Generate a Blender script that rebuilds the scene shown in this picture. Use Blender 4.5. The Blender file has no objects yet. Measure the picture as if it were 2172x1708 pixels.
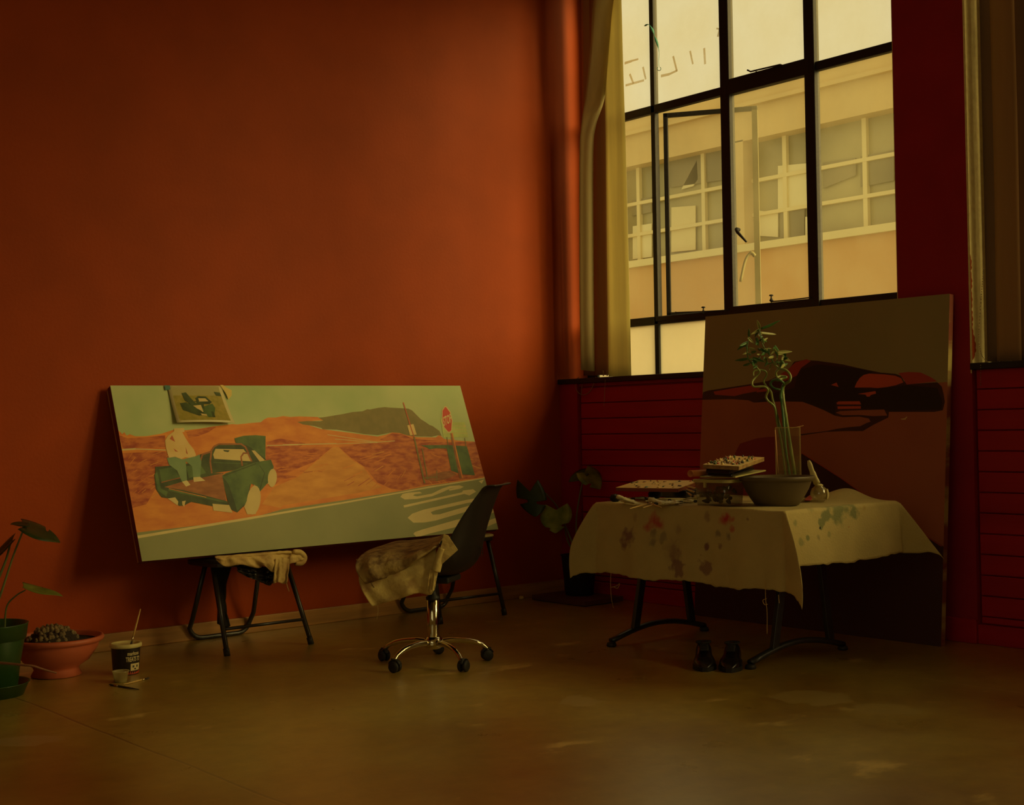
import bpy, bmesh, math, random
import numpy as np
from mathutils import Vector, Matrix
random.seed(7)
sc = bpy.context.scene

# ------------------------------------------------------------ camera
YAW, PITCH, ROLL, FPX, CX, CY = .7125, .0194, -.0159, 2790., 1086., 854.
CAM = Vector((-5.981, -6.436, 1.1))
FW = Vector((math.sin(YAW)*math.cos(PITCH), math.cos(YAW)*math.cos(PITCH), math.sin(PITCH)))
r0 = Vector((math.cos(YAW), -math.sin(YAW), 0)); u0 = r0.cross(FW)
RT = r0*math.cos(ROLL)+u0*math.sin(ROLL); UP = -r0*math.sin(ROLL)+u0*math.cos(ROLL)
cd = bpy.data.cameras.new('camera'); cam = bpy.data.objects.new('camera', cd); sc.collection.objects.link(cam)
M = Matrix((RT, UP, -FW)).transposed().to_4x4(); M.translation = CAM
cam.matrix_world = M; cd.sensor_width = 36; cd.lens = FPX/2172*36; cd.clip_end = 200
sc.camera = cam

# ------------------------------------------------------------ world, sun, exposure
sc.view_settings.view_transform = 'Standard'; sc.view_settings.look = 'None'
sc.view_settings.gamma = 1; sc.view_settings.use_curve_mapping = False
sc.view_settings.exposure = 0
w = bpy.data.worlds.new('sky'); sc.world = w; w.use_nodes = True
bg = w.node_tree.nodes['Background']; bg.inputs[0].default_value = (.78, .66, .33, 1); bg.inputs[1].default_value = 1.0
def sun(name, d, strength, angle, col):
    l = bpy.data.lights.new(name, 'SUN'); l.energy = strength; l.angle = math.radians(angle); l.color = col
    o = bpy.data.objects.new(name, l); sc.collection.objects.link(o); o.location = (8, -4, 9)
    o.rotation_euler = Vector(d).to_track_quat('-Z', 'Y').to_euler(); return o
sun('hazy_sun', (-.95, 1.0, -.55), 1.75, 42, (1, .74, .24))
sun('added_sky_sun', (-.40, 1.0, -.36), 4.3, 34, (1, .76, .26))  # second sun lamp, added as extra sky light for canvas and table end

# ------------------------------------------------------------ helpers
def ray(px, py): return FW+RT*((px-CX)/FPX)-UP*((py-CY)/FPX)
def on(px, py, ax, v):                     # point of an axis plane seen at that place of the photo
    d = ray(px, py); return CAM+d*((v-CAM[ax])/d[ax])
def dp(px, py, dep): return CAM+ray(px, py)*dep          # point at a given depth
def depth(p): return (Vector(p)-CAM).dot(FW)
def vp(px, py, base):                      # vertical plane through base, square to the view
    n = Vector((FW.x, FW.y, 0)); d = ray(px, py); return CAM+d*((Vector(base)-CAM).dot(n)/d.dot(n))

def nt(m): return m.node_tree.nodes, m.node_tree.links
def mat(name, col, rough=.6, metal=0, spec=.5, var=0, scale=6, col2=None, bump=0, bscale=None, stretch=(1, 1, 1), trans=0, coat=0, sheen=0, rampl=.35, ramph=.65, detail=6):
    m = bpy.data.materials.new(name); m.use_nodes = True; N, L = nt(m); b = N['Principled BSDF']
    b.inputs['Base Color'].default_value = (*col, 1); b.inputs['Roughness'].default_value = rough
    b.inputs['Metallic'].default_value = metal; b.inputs['Specular IOR Level'].default_value = spec
    if trans: b.inputs['Transmission Weight'].default_value = trans
    if coat: b.inputs['Coat Weight'].default_value = coat; b.inputs['Coat Roughness'].default_value = .15
    if var or col2 or bump:
        tc = N.new('ShaderNodeTexCoord'); mp = N.new('ShaderNodeMapping'); mp.inputs['Scale'].default_value = stretch
        L.new(tc.outputs['Object'], mp.inputs[0])
        if var or col2:
            nz = N.new('ShaderNodeTexNoise'); nz.inputs['Scale'].default_value = scale; nz.inputs['Detail'].default_value = detail
            L.new(mp.outputs[0], nz.inputs['Vector'])
            rp = N.new('ShaderNodeValToRGB'); rp.color_ramp.elements[0].position = rampl; rp.color_ramp.elements[1].position = ramph
            c2 = col2 if col2 else tuple(min(1, c*(1+var)) for c in col); c1 = col if col2 else tuple(c*(1-var) for c in col)
            rp.color_ramp.elements[0].color = (*c1, 1); rp.color_ramp.elements[1].color = (*c2, 1)
            L.new(nz.outputs['Fac'], rp.inputs[0]); L.new(rp.outputs[0], b.inputs['Base Color'])
        if bump:
            n2 = N.new('ShaderNodeTexNoise'); n2.inputs['Scale'].default_value = bscale or scale*4; n2.inputs['Detail'].default_value = 4
            L.new(mp.outputs[0], n2.inputs['Vector'])
            bp = N.new('ShaderNodeBump'); bp.inputs['Strength'].default_value = bump; bp.inputs['Distance'].default_value = .01
            L.new(n2.outputs['Fac'], bp.inputs['Height']); L.new(bp.outputs[0], b.inputs['Normal'])
    return m
def glassy(name, col, clear, rough=.1, gloss=.06, trl=.5):   # thin sheet: see-through, a little haze, a little shine
    m = bpy.data.materials.new(name); m.use_nodes = True; N, L = nt(m); N.remove(N['Principled BSDF']); out = N['Material Output']
    t = N.new('ShaderNodeBsdfTransparent'); df = N.new('ShaderNodeBsdfDiffuse'); tr = N.new('ShaderNodeBsdfTranslucent'); g = N.new('ShaderNodeBsdfGlossy')
    for q in (df, tr): q.inputs[0].default_value = (*col, 1)
    g.inputs['Roughness'].default_value = rough
    a = N.new('ShaderNodeMixShader'); a.inputs[0].default_value = trl; L.new(df.outputs[0], a.inputs[1]); L.new(tr.outputs[0], a.inputs[2])
    b = N.new('ShaderNodeMixShader'); L.new(a.outputs[0], b.inputs[1]); L.new(t.outputs[0], b.inputs[2])
    tc = N.new('ShaderNodeTexCoord'); nz = N.new('ShaderNodeTexNoise'); nz.inputs['Scale'].default_value = 3; nz.inputs['Detail'].default_value = 8
    mr = N.new('ShaderNodeMapRange'); mr.inputs[1].default_value = .3; mr.inputs[2].default_value = .7; mr.inputs[3].default_value = clear-.08; mr.inputs[4].default_value = min(1, clear+.05)
    L.new(tc.outputs['Object'], nz.inputs['Vector']); L.new(nz.outputs['Fac'], mr.inputs[0]); L.new(mr.outputs[0], b.inputs[0])
    c = N.new('ShaderNodeMixShader'); c.inputs[0].default_value = gloss; L.new(b.outputs[0], c.inputs[1]); L.new(g.outputs[0], c.inputs[2])
    L.new(c.outputs[0], out.inputs[0]); return m
def sheet(name, col, trl=.3, **k):         # opaque cloth that lets some light through
    m = mat(name, col, **k); N, L = nt(m); b = N['Principled BSDF']; out = N['Material Output']
    tr = N.new('ShaderNodeBsdfTranslucent'); tr.inputs[0].default_value = (*col, 1)
    if b.inputs['Base Color'].links: L.new(b.inputs['Base Color'].links[0].from_socket, tr.inputs[0])
    a = N.new('ShaderNodeMixShader'); a.inputs[0].default_value = trl
    L.new(b.outputs[0], a.inputs[1]); L.new(tr.outputs[0], a.inputs[2]); L.new(a.outputs[0], out.inputs[0]); return m

class MB:
    def __init__(s): s.v = []; s.f = []; s.m = []
    def add(s, vs, fs, mi=0):
        o = len(s.v); s.v += [tuple(v) for v in vs]; s.f += [tuple(i+o for i in f) for f in fs]; s.m += [mi]*len(fs); return s
    def box(s, a, b, mi=0):
        x0, y0, z0 = [min(p, q) for p, q in zip(a, b)]; x1, y1, z1 = [max(p, q) for p, q in zip(a, b)]
        v = [(x0, y0, z0), (x1, y0, z0), (x1, y1, z0), (x0, y1, z0), (x0, y0, z1), (x1, y0, z1), (x1, y1, z1), (x0, y1, z1)]
        return s.add(v, [(0, 3, 2, 1), (4, 5, 6, 7), (0, 1, 5, 4), (1, 2, 6, 5), (2, 3, 7, 6), (3, 0, 4, 7)], mi)
    def obox(s, o, ex, ey, ez, mi=0):      # corner and three edge vectors
        o, ex, ey, ez = map(Vector, (o, ex, ey, ez))
        v = [o, o+ex, o+ex+ey, o+ey, o+ez, o+ex+ez, o+ex+ey+ez, o+ey+ez]
        f = [(0, 3, 2, 1), (4, 5, 6, 7), (0, 1, 5, 4), (1, 2, 6, 5), (2, 3, 7, 6), (3, 0, 4, 7)]
        if ex.cross(ey).dot(ez) < 0: f = [q[::-1] for q in f]
        return s.add(v, f, mi)
    def prism(s, pts, ext, mi=0):          # flat outline pushed along ext
        pts = [Vector(p) for p in pts]; n = len(pts); e = Vector(ext)
        nn = Vector((0, 0, 0))
        for i in range(n): nn += pts[i].cross(pts[(i+1) % n])
        if nn.dot(e) > 0: pts = pts[::-1]
        v = pts+[p+e for p in pts]
        return s.add(v, [tuple(range(n)), tuple(range(2*n-1, n-1, -1))]+[(i, i+n, (i+1) % n+n, (i+1) % n) for i in range(n)], mi)
    def tube(s, pts, r, n=10, mi=0, closed=False, flat=1, caps=True):
        pts = [Vector(p) for p in pts]; R = r if isinstance(r, (list, tuple)) else [r]*len(pts); rings = []; up = None; K = len(pts)
        for i, p in enumerate(pts):
            a = pts[i-1] if (i or closed) else pts[i]; b = pts[(i+1) % K] if (i < K-1 or closed) else pts[i]
            t = (b-a).normalized()
            if up is None: up = Vector((0, 0, 1)) if abs(t.z) < .9 else Vector((1, 0, 0))
            x = t.cross(up).normalized(); y = x.cross(t).normalized(); up = y
            rings.append([p+x*math.cos(q*2*math.pi/n)*R[i]+y*math.sin(q*2*math.pi/n)*R[i]*flat for q in range(n)])
        v = [q for rg in rings for q in rg]; f = []
        for i in range(K if closed else K-1):
            j = (i+1) % K
            for q in range(n): f.append((i*n+q, i*n+(q+1) % n, j*n+(q+1) % n, j*n+q))
        if caps and not closed: f += [tuple(range(n))[::-1], tuple((K-1)*n+q for q in range(n))]
        return s.add(v, f, mi)
    def lathe(s, prof, c=(0, 0, 0), n=40, mi=0, axis=None, sx=1, sy=1):   # prof: (radius, height)
        v = []; f = []; K = len(prof); A = None
        if axis is not None: A = Vector((0, 0, 1)).rotation_difference(Vector(axis)).to_matrix()
        for (r, z) in prof:
            for q in range(n):
                a = q*2*math.pi/n; p = Vector((r*math.cos(a)*sx, r*math.sin(a)*sy, z))
                if A: p = A @ p
                v.append(p+Vector(c))
        for i in range(K-1):
            for q in range(n): f.append((i*n+q, i*n+(q+1) % n, (i+1)*n+(q+1) % n, (i+1)*n+q))
        f += [tuple(range(n))[::-1], tuple((K-1)*n+q for q in range(n))]
        return s.add(v, f, mi)
    def grid(s, fn, nu, nv, mi=0, flip=False):
        v = [fn(i/nu, j/nv) for j in range(nv+1) for i in range(nu+1)]; f = []
        for j in range(nv):
            for i in range(nu):
                a = j*(nu+1)+i; q = (a, a+1, a+nu+2, a+nu+1); f.append(q[::-1] if flip else q)
        return s.add(v, f, mi)
    def build(s, name, mats, parent=None, smooth=False, bevel=0, solid=0, sub=0, base=None, off=0):
        me = bpy.data.meshes.new(name); base = Vector(base) if base is not None else None
        vs = [Vector(v)-base for v in s.v] if base is not None else s.v
        me.from_pydata(vs, [], s.f)
        for m in (mats if isinstance(mats, (list, tuple)) else [mats]): me.materials.append(m)
        for p, mi in zip(me.polygons, s.m): p.material_index = mi; p.use_smooth = smooth
        me.validate(); me.update()
        o = bpy.data.objects.new(name, me); sc.collection.objects.link(o)
        if base is not None: o.location = base
        if parent:
            o.parent = parent
            if base is not None: o.location = base-WORLD(parent)
            else: o.location = -WORLD(parent)
        if solid: q = o.modifiers.new('thick', 'SOLIDIFY'); q.thickness = solid; q.offset = off
        if bevel: q = o.modifiers.new('bevel', 'BEVEL'); q.width = bevel; q.segments = 2; q.limit_method = 'ANGLE'
        if sub: q = o.modifiers.new('sub', 'SUBSURF'); q.levels = sub; q.render_levels = sub
        return o
def WORLD(o):
    p = Vector(o.location)
    while o.parent: o = o.parent; p += Vector(o.location)
    return p
def tag(o, label=None, cat=None, group=None, kind=None):
    if label: o['label'] = label
    if cat: o['category'] = cat
    if group: o['group'] = group
    if kind: o['kind'] = kind
    return o
def thing(name, loc, label, cat, group=None):
    o = bpy.data.objects.new(name, None); o.empty_display_size = .05; sc.collection.objects.link(o); o.location = loc
    return tag(o, label, cat, group)
def struct(o): o['kind'] = 'structure'; return o
def smooth_path(pts, k=6):                 # Catmull-Rom through the points
    P = [Vector(p) for p in pts]; P = [P[0]*2-P[1]]+P+[P[-1]*2-P[-2]]; out = []
    for i in range(1, len(P)-2):
        for j in range(k):
            t = j/k; a, b, c, d = P[i-1:i+3]
            out.append(.5*((2*b)+(c-a)*t+(2*a-5*b+4*c-d)*t*t+(3*b-a-3*c+d)*t**3))
    out.append(P[-2]); return out

# ------------------------------------------------------------ materials of the room
RED = (.35, .051, .003)
m_red = mat('red_wall_paint', RED, rough=.55, spec=.14, var=.06, scale=3, bump=.08, bscale=60)
m_red2 = mat('deep_red_wall_paint', (.34, .014, .03), rough=.55, spec=.25, var=.08, scale=3, bump=.1, bscale=40)
m_plank = mat('deep_red_planks', (.40, .010, .022), rough=.5, spec=.3, var=.12, scale=4, bump=.1, bscale=30, stretch=(1, .2, 2))
m_black = mat('black_window_paint', (.012, .008, .006), rough=.6, bump=.2, bscale=50)
m_wood = mat('pine_baseboard', (.42, .20, .05), rough=.5, var=.18, scale=8, stretch=(.3, 1, 4), bump=.05)
m_dark = mat('ceiling_paint', (.68, .55, .26), rough=.9)
m_jamb = mat('chipped_cream_paint', (.92, .80, .38), rough=.6, col2=(.75, .6, .25), scale=30, rampl=.3, ramph=.8, bump=.3, bscale=40)
m_glass = glassy('dusty_glass', (.8, .75, .5), .90, trl=.6, gloss=.02)
m_milk = glassy('whitewashed_glass', (.9, .86, .7), .42, trl=.7, gloss=.02)
m_steel = mat('grey_steel_and_lit_stile', (.30, .27, .12), rough=.6)

# floor: stained concrete with saw cuts and worn spots
def floor_mat():
    m = bpy.data.materials.new('stained_concrete'); m.use_nodes = True; N, L = nt(m); b = N['Principled BSDF']
    tc = N.new('ShaderNodeTexCoord')
    def noise(scale, det, st=(1, 1, 1)):
        mp = N.new('ShaderNodeMapping'); mp.inputs['Scale'].default_value = st; L.new(tc.outputs['Object'], mp.inputs[0])
        n = N.new('ShaderNodeTexNoise'); n.inputs['Scale'].default_value = scale; n.inputs['Detail'].default_value = det; n.inputs['Roughness'].default_value = .6
        L.new(mp.outputs[0], n.inputs['Vector']); return n.outputs['Fac']
    def ramp(s, a, b_, ca, cb):
        r = N.new('ShaderNodeValToRGB'); e = r.color_ramp.elements; e[0].position = a; e[1].position = b_; e[0].color = (*ca, 1); e[1].color = (*cb, 1); L.new(s, r.inputs[0]); return r.outputs[0]
    def mix(fac, a, b_, mode='MIX'):
        x = N.new('ShaderNodeMix'); x.data_type = 'RGBA'; x.blend_type = mode
        if isinstance(fac, float): x.inputs[0].default_value = fac
        else: L.new(fac, x.inputs[0])
        for s, i in ((a, 6), (b_, 7)):
            if isinstance(s, tuple): x.inputs[i].default_value = (*s, 1)
            else: L.new(s, x.inputs[i])
        return x.outputs[2]
    base = ramp(noise(1.1, 8), .35, .68, (.29, .16, .02), (.46, .34, .055))
    fine = ramp(noise(14, 8), .3, .75, (.7, .7, .7), (1.15, 1.15, 1.15)); base = mix(.75, base, fine, 'MULTIPLY')
    wear = ramp(noise(2.3, 12, (1, 1.6, 1)), .62, .70, (0, 0, 0), (1, 1, 1)); base = mix(wear, base, (.70, .50, .14))
    sp = ramp(noise(55, 3), .74, .78, (0, 0, 0), (1, 1, 1)); base = mix(sp, base, (.55, .42, .18))
    sx = N.new('ShaderNodeSeparateXYZ'); L.new(tc.outputs['Object'], sx.inputs[0])
    def math_(op, a, b_=None):
        x = N.new('ShaderNodeMath'); x.operation = op
        for i, s in enumerate((a, b_)):
            if s is None: continue
            if isinstance(s, (int, float)): x.inputs[i].default_value = s
            else: L.new(s, x.inputs[i])
        return x.outputs[0]
    wob = math_('MULTIPLY', math_('SUBTRACT', noise(1.5, 3), .5), .03)
    for xj, wd, c in ((-.965, .006, (.5, .36, .13)), (-3.945, .005, (.10, .05, .02)), (-3.955, .003, (.45, .3, .1))):
        line = math_('LESS_THAN', math_('ABSOLUTE', math_('SUBTRACT', math_('ADD', sx.outputs[0], wob), xj)), wd)
        base = mix(math_('MULTIPLY', line, .6), base, c)
    edge = math_('MULTIPLY', math_('SUBTRACT', noise(9, 6), .5), .25)
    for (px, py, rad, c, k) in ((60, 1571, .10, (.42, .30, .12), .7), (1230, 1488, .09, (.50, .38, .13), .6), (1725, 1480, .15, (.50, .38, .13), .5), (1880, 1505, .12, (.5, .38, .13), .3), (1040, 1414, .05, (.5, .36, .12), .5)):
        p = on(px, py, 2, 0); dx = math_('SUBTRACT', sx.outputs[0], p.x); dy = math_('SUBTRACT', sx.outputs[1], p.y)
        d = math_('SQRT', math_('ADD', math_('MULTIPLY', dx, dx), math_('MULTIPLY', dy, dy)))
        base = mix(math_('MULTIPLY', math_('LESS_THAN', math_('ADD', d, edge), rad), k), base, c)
    L.new(base, b.inputs['Base Color'])
    rr = ramp(noise(3, 8), .3, .7, (.26, .26, .26), (.42, .42, .42)); L.new(rr, b.inputs['Roughness'])
    b.inputs['Specular IOR Level'].default_value = .9; b.inputs['Coat Weight'].default_value = 1; b.inputs['Coat Roughness'].default_value = .33; b.inputs['Specular Tint'].default_value = (1, .85, .5, 1)
    bp = N.new('ShaderNodeBump'); bp.inputs['Strength'].default_value = .12; bp.inputs['Distance'].default_value = .01; L.new(noise(25, 6), bp.inputs['Height']); L.new(bp.outputs[0], b.inputs['Normal'])
    return m
X0, Y0, ZC, WD = -8.5, -10.5, 4.75, .36
struct(MB().box((X0, Y0, -.1), (WD, .0, 0)).build('floor', floor_mat()))
struct(MB().box((X0, Y0, ZC), (WD, .2, ZC+.1)).build('ceiling', m_dark))
wl = MB().box((X0, 0, 0), (WD, .2, ZC)); wl.box((X0, -.012, 0), (-3.705, 0, ZC))
struct(wl.build('wall_left', m_red))
wb = MB(); wb.box((X0-.1, Y0, 0), (X0, -9, ZC)); wb.box((X0-.1, -4, 0), (X0, .2, ZC)); wb.box((X0-.1, -9, 0), (X0, -4, 1.3)); wb.box((X0-.1, -9, 4.15), (X0, -4, ZC))
struct(wb.build('wall_back', m_dark))
w4 = MB()  # unseen window added in the back wall to let in fill light
for i in range(6): w4.box((X0-.07, -9+i*.99, 1.3), (X0-.03, -9+i*.99+.045, 4.15))
for z in (1.3, 2.2, 3.15, 4.11): w4.box((X0-.07, -9, z), (X0-.03, -4, z+.04))
struct(w4.build('window_added_fill', m_black))
struct(MB().box((X0, Y0-.1, 0), (WD, Y0, ZC)).build('wall_front', m_dark))
# window wall: openings y -2.59..0, -5.6..-3.0, -8.6..-6.0 ; sill 1.40 ; head 4.15
ZS, ZH = 1.385, 4.15
OP = [(-2.59, 0), (-5.6, -3.0), (-8.6, -6.0)]
wr = MB(); wr.box((.045, Y0, 0), (WD, 0, ZS)); wr.box((0, Y0, ZH), (WD, 0, ZC))
for a, b in ((-3.0, -2.59), (-6.0, -5.6), (Y0, -8.6)): wr.box((0, a, 0), (WD, b, ZH))
wr.box((0, -.17, 0), (.045, 0, ZS)); wr.box((.02, -2.59, ZS-.02), (.045, -.17, ZS)); wr.box((.02, -5.6, ZS-.02), (.045, -3, ZS))
struct(wr.build('wall_right', m_red2))
for n, (a, b) in enumerate(((-2.59, -.17), (-5.6, -3.0))):
    pl = MB()
    for k in range(13):
        z1 = ZS-.03-k*.102; z0 = max(.10, z1-.097)
        if z1 > .12: pl.box((.022, a+.01, z0), (.046, b-.01, z1))
    struct(pl.build('trim_%d' % (3+n), m_plank, bevel=.004))
    struct(MB().box((.0, a+.01, 0), (.045, b, .095)).build('baseboard_right' if n == 0 else 'baseboard_far_right', m_plank, bevel=.004))
struct(MB().box((-.018, -3.0, 0), (0, -2.6, .12)).build('baseboard_pier', m_plank, bevel=.004))
struct(MB().box((-3.7, -.018, 0), (-.0, 0, .088)).build('baseboard_left', m_wood, bevel=.004))
for n, (a, b) in enumerate(OP):
    if n == 0: s_ = MB().box((-.02, a, 1.385), (.33, -.001, 1.418))
    else: s_ = MB().box((-.02, a, 1.352), (.33, b, 1.385))
    struct(s_.build('trim_%d' % (n if n else 5), m_black, bevel=.004)) if n != 1 else struct(s_.build('trim_2', m_black, bevel=.004))
# cream paint on the reveal of the middle window, red brush marks at its edge
jb = MB().box((-.0005, -3.004, 1.385), (.34, -3.0005, ZH)); jb.box((-.0015, -3.0, 1.335), (.0, -2.994, ZH))
jb.box((-.001, -2.5905, 1.5), (.03, -2.588, ZH))
struct(jb.build('trim_6', m_jamb))
mk = MB(); prev = None; po = [(0, 1.40)]
for i in range(60):
    z = 1.41+i*.0085; wd = .006+.030*math.exp(-((z-1.47)/.045)**2)+.007*(math.sin(i*1.7)+math.sin(i*.6))*.5+random.uniform(0, .005)
    po.append((max(wd, .001), z))
po.append((0, 1.925)); mk.prism([(x, -3.0042, z) for x, z in po], (0, -.0008, 0))
struct(mk.build('trim_7', m_red))

# ------------------------------------------------------------ windows
GX = .27
def window(name, y0, y1, zb, detail):
    fr = MB(); W = (y1-y0)/4; D0, D1 = GX-.02, GX+.02
    ys = [-.03, -.655, -1.262, -1.888, -2.54] if detail else [y0+.03+i*(y1-y0-.06)/4 for i in range(5)]
    zt = [1.778, 3.144] if detail else [1.75, 3.12]
    wid = [.03, .036, .072, .072, .04]
    fr.box((D0, ys[0]-.08 if detail else ys[0]-.02, zb), (D1, ys[0]+.02, ZH)); fr.box((D0, ys[4]-.04, zb), (D1, ys[4]+.02, ZH))  # first stile widened behind the blind to block light on the reveal
    fr.box((D0, ys[4], zb-.02), (D1, ys[0], zb+.012)); fr.box((D0, ys[4], ZH-.03), (D1, ys[0], ZH+.01))
    for i in (1, 2, 3):
        k = wid[i]/2; fr.box((D0-(.01 if i > 1 else 0), ys[i]-k, zb), (D1, ys[i]+k, ZH))
    for i, z in enumerate(zt): fr.box((D0, ys[4], z-.027), (D1, ys[0], z+.025))
    if detail:
        fr.box((D0-.012, ys[3], 3.105), (D1, ys[2], 3.20))                # hopper head over the closed casement
        fr.box((D0-.012, ys[3], 1.765), (D1, ys[2], 1.815))
        fr.box((D0-.008, ys[2], 1.77), (D1, ys[1], 1.80))
    # corner welds, so panes are softly rounded
    o = struct(fr.build(name, m_black, bevel=.004))
    gl = MB(); mk_ = MB()
    for i in range(4):
        for j, (za, zc) in enumerate(((zb, zt[0]), (zt[0], zt[1]), (zt[1], ZH))):
            if detail and j == 1 and i == 1: continue
            gl.box((GX-.002, ys[i+1], za), (GX+.002, ys[i], zc), 1 if j == 0 and detail else 0)
    g = gl.build('pane', [m_glass, m_milk], o)
    return o, ys, zt
W1, ys, zt = window('window_1', -2.59, 0, 1.42, True)
W2, _, _ = window('window_2', -5.6, -3.0, 1.385, False)
W3, _, _ = window('window_3', -8.6, -6.0, 1.385, False)
# outward casement hung on the first mullion
th = math.radians(33); H0 = Vector((GX+.03, ys[1]-.045, 0)); DV = Vector((math.sin(th), -math.cos(th), 0)); NV = Vector((math.cos(th), math.sin(th), 0)); SW = .60
s_ = MB(); zb_, zt_ = 1.80, 3.115
s_.obox(H0+Vector((0, 0, zb_)), DV*.028, NV*.03, (0, 0, zt_-zb_))
s_.obox(H0+Vector((0, 0, zb_)), DV*SW, NV*.03, (0, 0, .028)); s_.obox(H0+Vector((0, 0, zt_-.028)), DV*SW, NV*.03, (0, 0, .028))
cs = s_.build('casement', m_black, W1, bevel=.003); cs['label'] = 'casement sash swung outward'
s2_ = MB().obox(H0+DV*(SW-.035)+Vector((0, 0, zb_)), DV*.035, NV*.03, (0, 0, zt_-zb_)); s2_.build('free_stile', m_steel, cs)  # paler colour stands for outdoor light falling on the free stile
gp = MB().obox(H0+DV*.028+NV*.012+Vector((0, 0, zb_+.028)), DV*(SW-.06), NV*.003, (0, 0, zt_-zb_-.056)); gp.build('casement_pane', m_glass, cs)
hp = H0+DV*(SW-.02); zz = 2.16
MB().tube(smooth_path([hp+Vector((-.02, 0, zz)), hp+Vector((-.035, .02, zz+.02)), hp+Vector((-.06, .045, zz-.03)), hp+Vector((-.08, .07, zz-.16))], 5), [.012]*6+[.009]*10, 8).build('casement_handle', m_steel, cs, smooth=True)
# fixed handle on the middle mullion, stays on the transoms
hx = GX-.035; p0 = on(1563, 487, 0, hx); p1 = on(1583, 513, 0, hx-.03)
MB().tube([p0+Vector((.02, 0, 0)), p0, p0+(p1-p0)*.2+Vector((-.015, 0, 0)), p1], [.012, .014, .010, .006], 8).build('handle', m_black, W1, smooth=True)
def stay(pts, r=.004, knobs=()):
    q = MB().tube([on(*p, 0, hx) for p in pts], r, 6)
    for k in knobs:
        c = on(*k, 0, hx); q.lathe([(.004, -.02), (.013, -.014), (.005, 0), (.004, .012), (.014, .015), (.01, .022)], c, 12)
    q.tube([on(*pts[0], 0, hx), on(*pts[0], 0, GX)], .006, 6); q.tube([on(*pts[-1], 0, hx), on(*pts[-1], 0, GX)], .006, 6)
    q.build('stay', m_black, W1)
stay([(1433, 663), (1490, 661), (1545, 658)], knobs=[(1492, 658)])
stay([(1636, 640), (1680, 636), (1720, 631)], knobs=[(1636, 633)])
stay([(1586, 149), (1592, 152), (1600, 150), (1655, 137), (1663, 140)], .005)
stay([(1604, 153), (1640, 146), (1660, 143)], .003)
# tape left on the upper panes
m_tape = glassy('old_tape_residue', (.62, .48, .16), .55, gloss=0)
tp = MB()
for pts in ([(1325, 134), (1340, 129), (1354, 125)], [(1336, 157), (1344, 177)], [(1364, 142), (1370, 168)], [(1428, 119), (1436, 150)], [(1464, 108), (1470, 136)], [(1494, 102), (1496, 136)], [(1402, 161), (1420, 157), (1437, 149)], [(1327, 181), (1366, 170)], [(1520, 60), (1527, 62), (1523, 78)]):
    for a, b in zip(pts, pts[1:]):
        A, B = on(*a, 0, GX-.003), on(*b, 0, GX-.003); d = (B-A).normalized(); n = d.cross(Vector((1, 0, 0)))*.009*(.6+.5*random.random())
        tp.prism([A-n, B-n, B+n*.7, A+n*.8], (-.0008, 0, 0))
tp.build('tape_marks', m_tape, W1)
# teal ribbon hanging at the window
m_teal = mat('teal_ribbon', (.05, .25, .2), rough=.5)
q = MB().tube(smooth_path([on(x, y, 0, GX-.05) for x, y in ((1367, 55), (1376, 52), (1384, 64), (1389, 78), (1395, 95), (1398, 112), (1397, 130), (1398, 142))], 4), [.004, .009, .008, .005, .004, .003, .006, .011, .013, .011, .005, .003, .004, .009, .012, .011, .01, .006, .003, .003, .002, .002, .002, .002, .002, .002, .002, .002, .002], 6, flat=.5)
q.tube([on(1398+4*math.cos(a), 146+4*math.sin(a), 0, GX-.05) for a in [i*math.pi/5-1 for i in range(9)]], .002, 5)
tag(q.build('ribbon', m_teal, smooth=True), 'teal knotted ribbon hanging from the dark window bar', 'ribbon')

# ------------------------------------------------------------ building across the street
m_conc = mat('ochre_concrete', (.70, .51, .20), rough=.9, var=.06, scale=1)
m_brick = bpy.data.materials.new('orange_brick'); m_brick.use_nodes = True; N, L = nt(m_brick)
tc = N.new('ShaderNodeTexCoord'); mp = N.new('ShaderNodeMapping'); mp.inputs['Rotation'].default_value = (math.pi/2, 0, math.pi/2)
bt = N.new('ShaderNodeTexBrick'); bt.inputs['Scale'].default_value = 3; bt.inputs['Color1'].default_value = (.64, .21, .035, 1); bt.inputs['Color2'].default_value = (.76, .30, .06, 1); bt.inputs['Mortar'].default_value = (.66, .38, .12, 1); bt.inputs['Mortar Size'].default_value = .012; bt.offset = .5
L.new(tc.outputs['Object'], mp.inputs[0]); L.new(mp.outputs[0], bt.inputs[0]); L.new(bt.outputs[0], N['Principled BSDF'].inputs['Base Color']); N['Principled BSDF'].inputs['Roughness'].default_value = .9
m_ffr = mat('cream_steel_frame', (.78, .66, .30), rough=.6); m_fpane = mat('dull_grey_glass', (.36, .31, .12), rough=.3, var=.15, scale=.5); m_fdark = mat('dark_grey_glass', (.22, .18, .07), rough=.3); m_fwh = mat('cream_panel', (.80, .72, .38), rough=.7)
FX = 14.0
bd = thing('factory_building', (FX, 10, -5), 'ochre concrete and brick building seen through the window', 'building')
MB().box((FX, -2, 6.57), (FX+8, 40, 7.72)).build('concrete_wall', m_conc, bd)
MB().box((FX-.12, -2, 7.20), (FX, 40, 7.28)).build('ledge', m_conc, bd)
MB().box((FX, -2, -5), (FX+8, 40, 4.50)).build('brick_wall', m_brick, bd)
MB().box((FX-.1, -2, 4.42), (FX+.1, 40, 4.56)).build('window_sill', m_ffr, bd)
for yy in (-2, 3.1, 6.0-.2, 9.75, 13.2, 17, 21, 25, 29, 33, 37): MB().box((FX, yy, 4.5), (FX+.4, yy+.28, 6.6)).build('pillar', m_conc, bd)
MB().box((FX+.35, -2, 4.5), (FX+.4, 40, 6.6)).build('window_panes', m_fpane, bd)
fw = MB()
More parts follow.
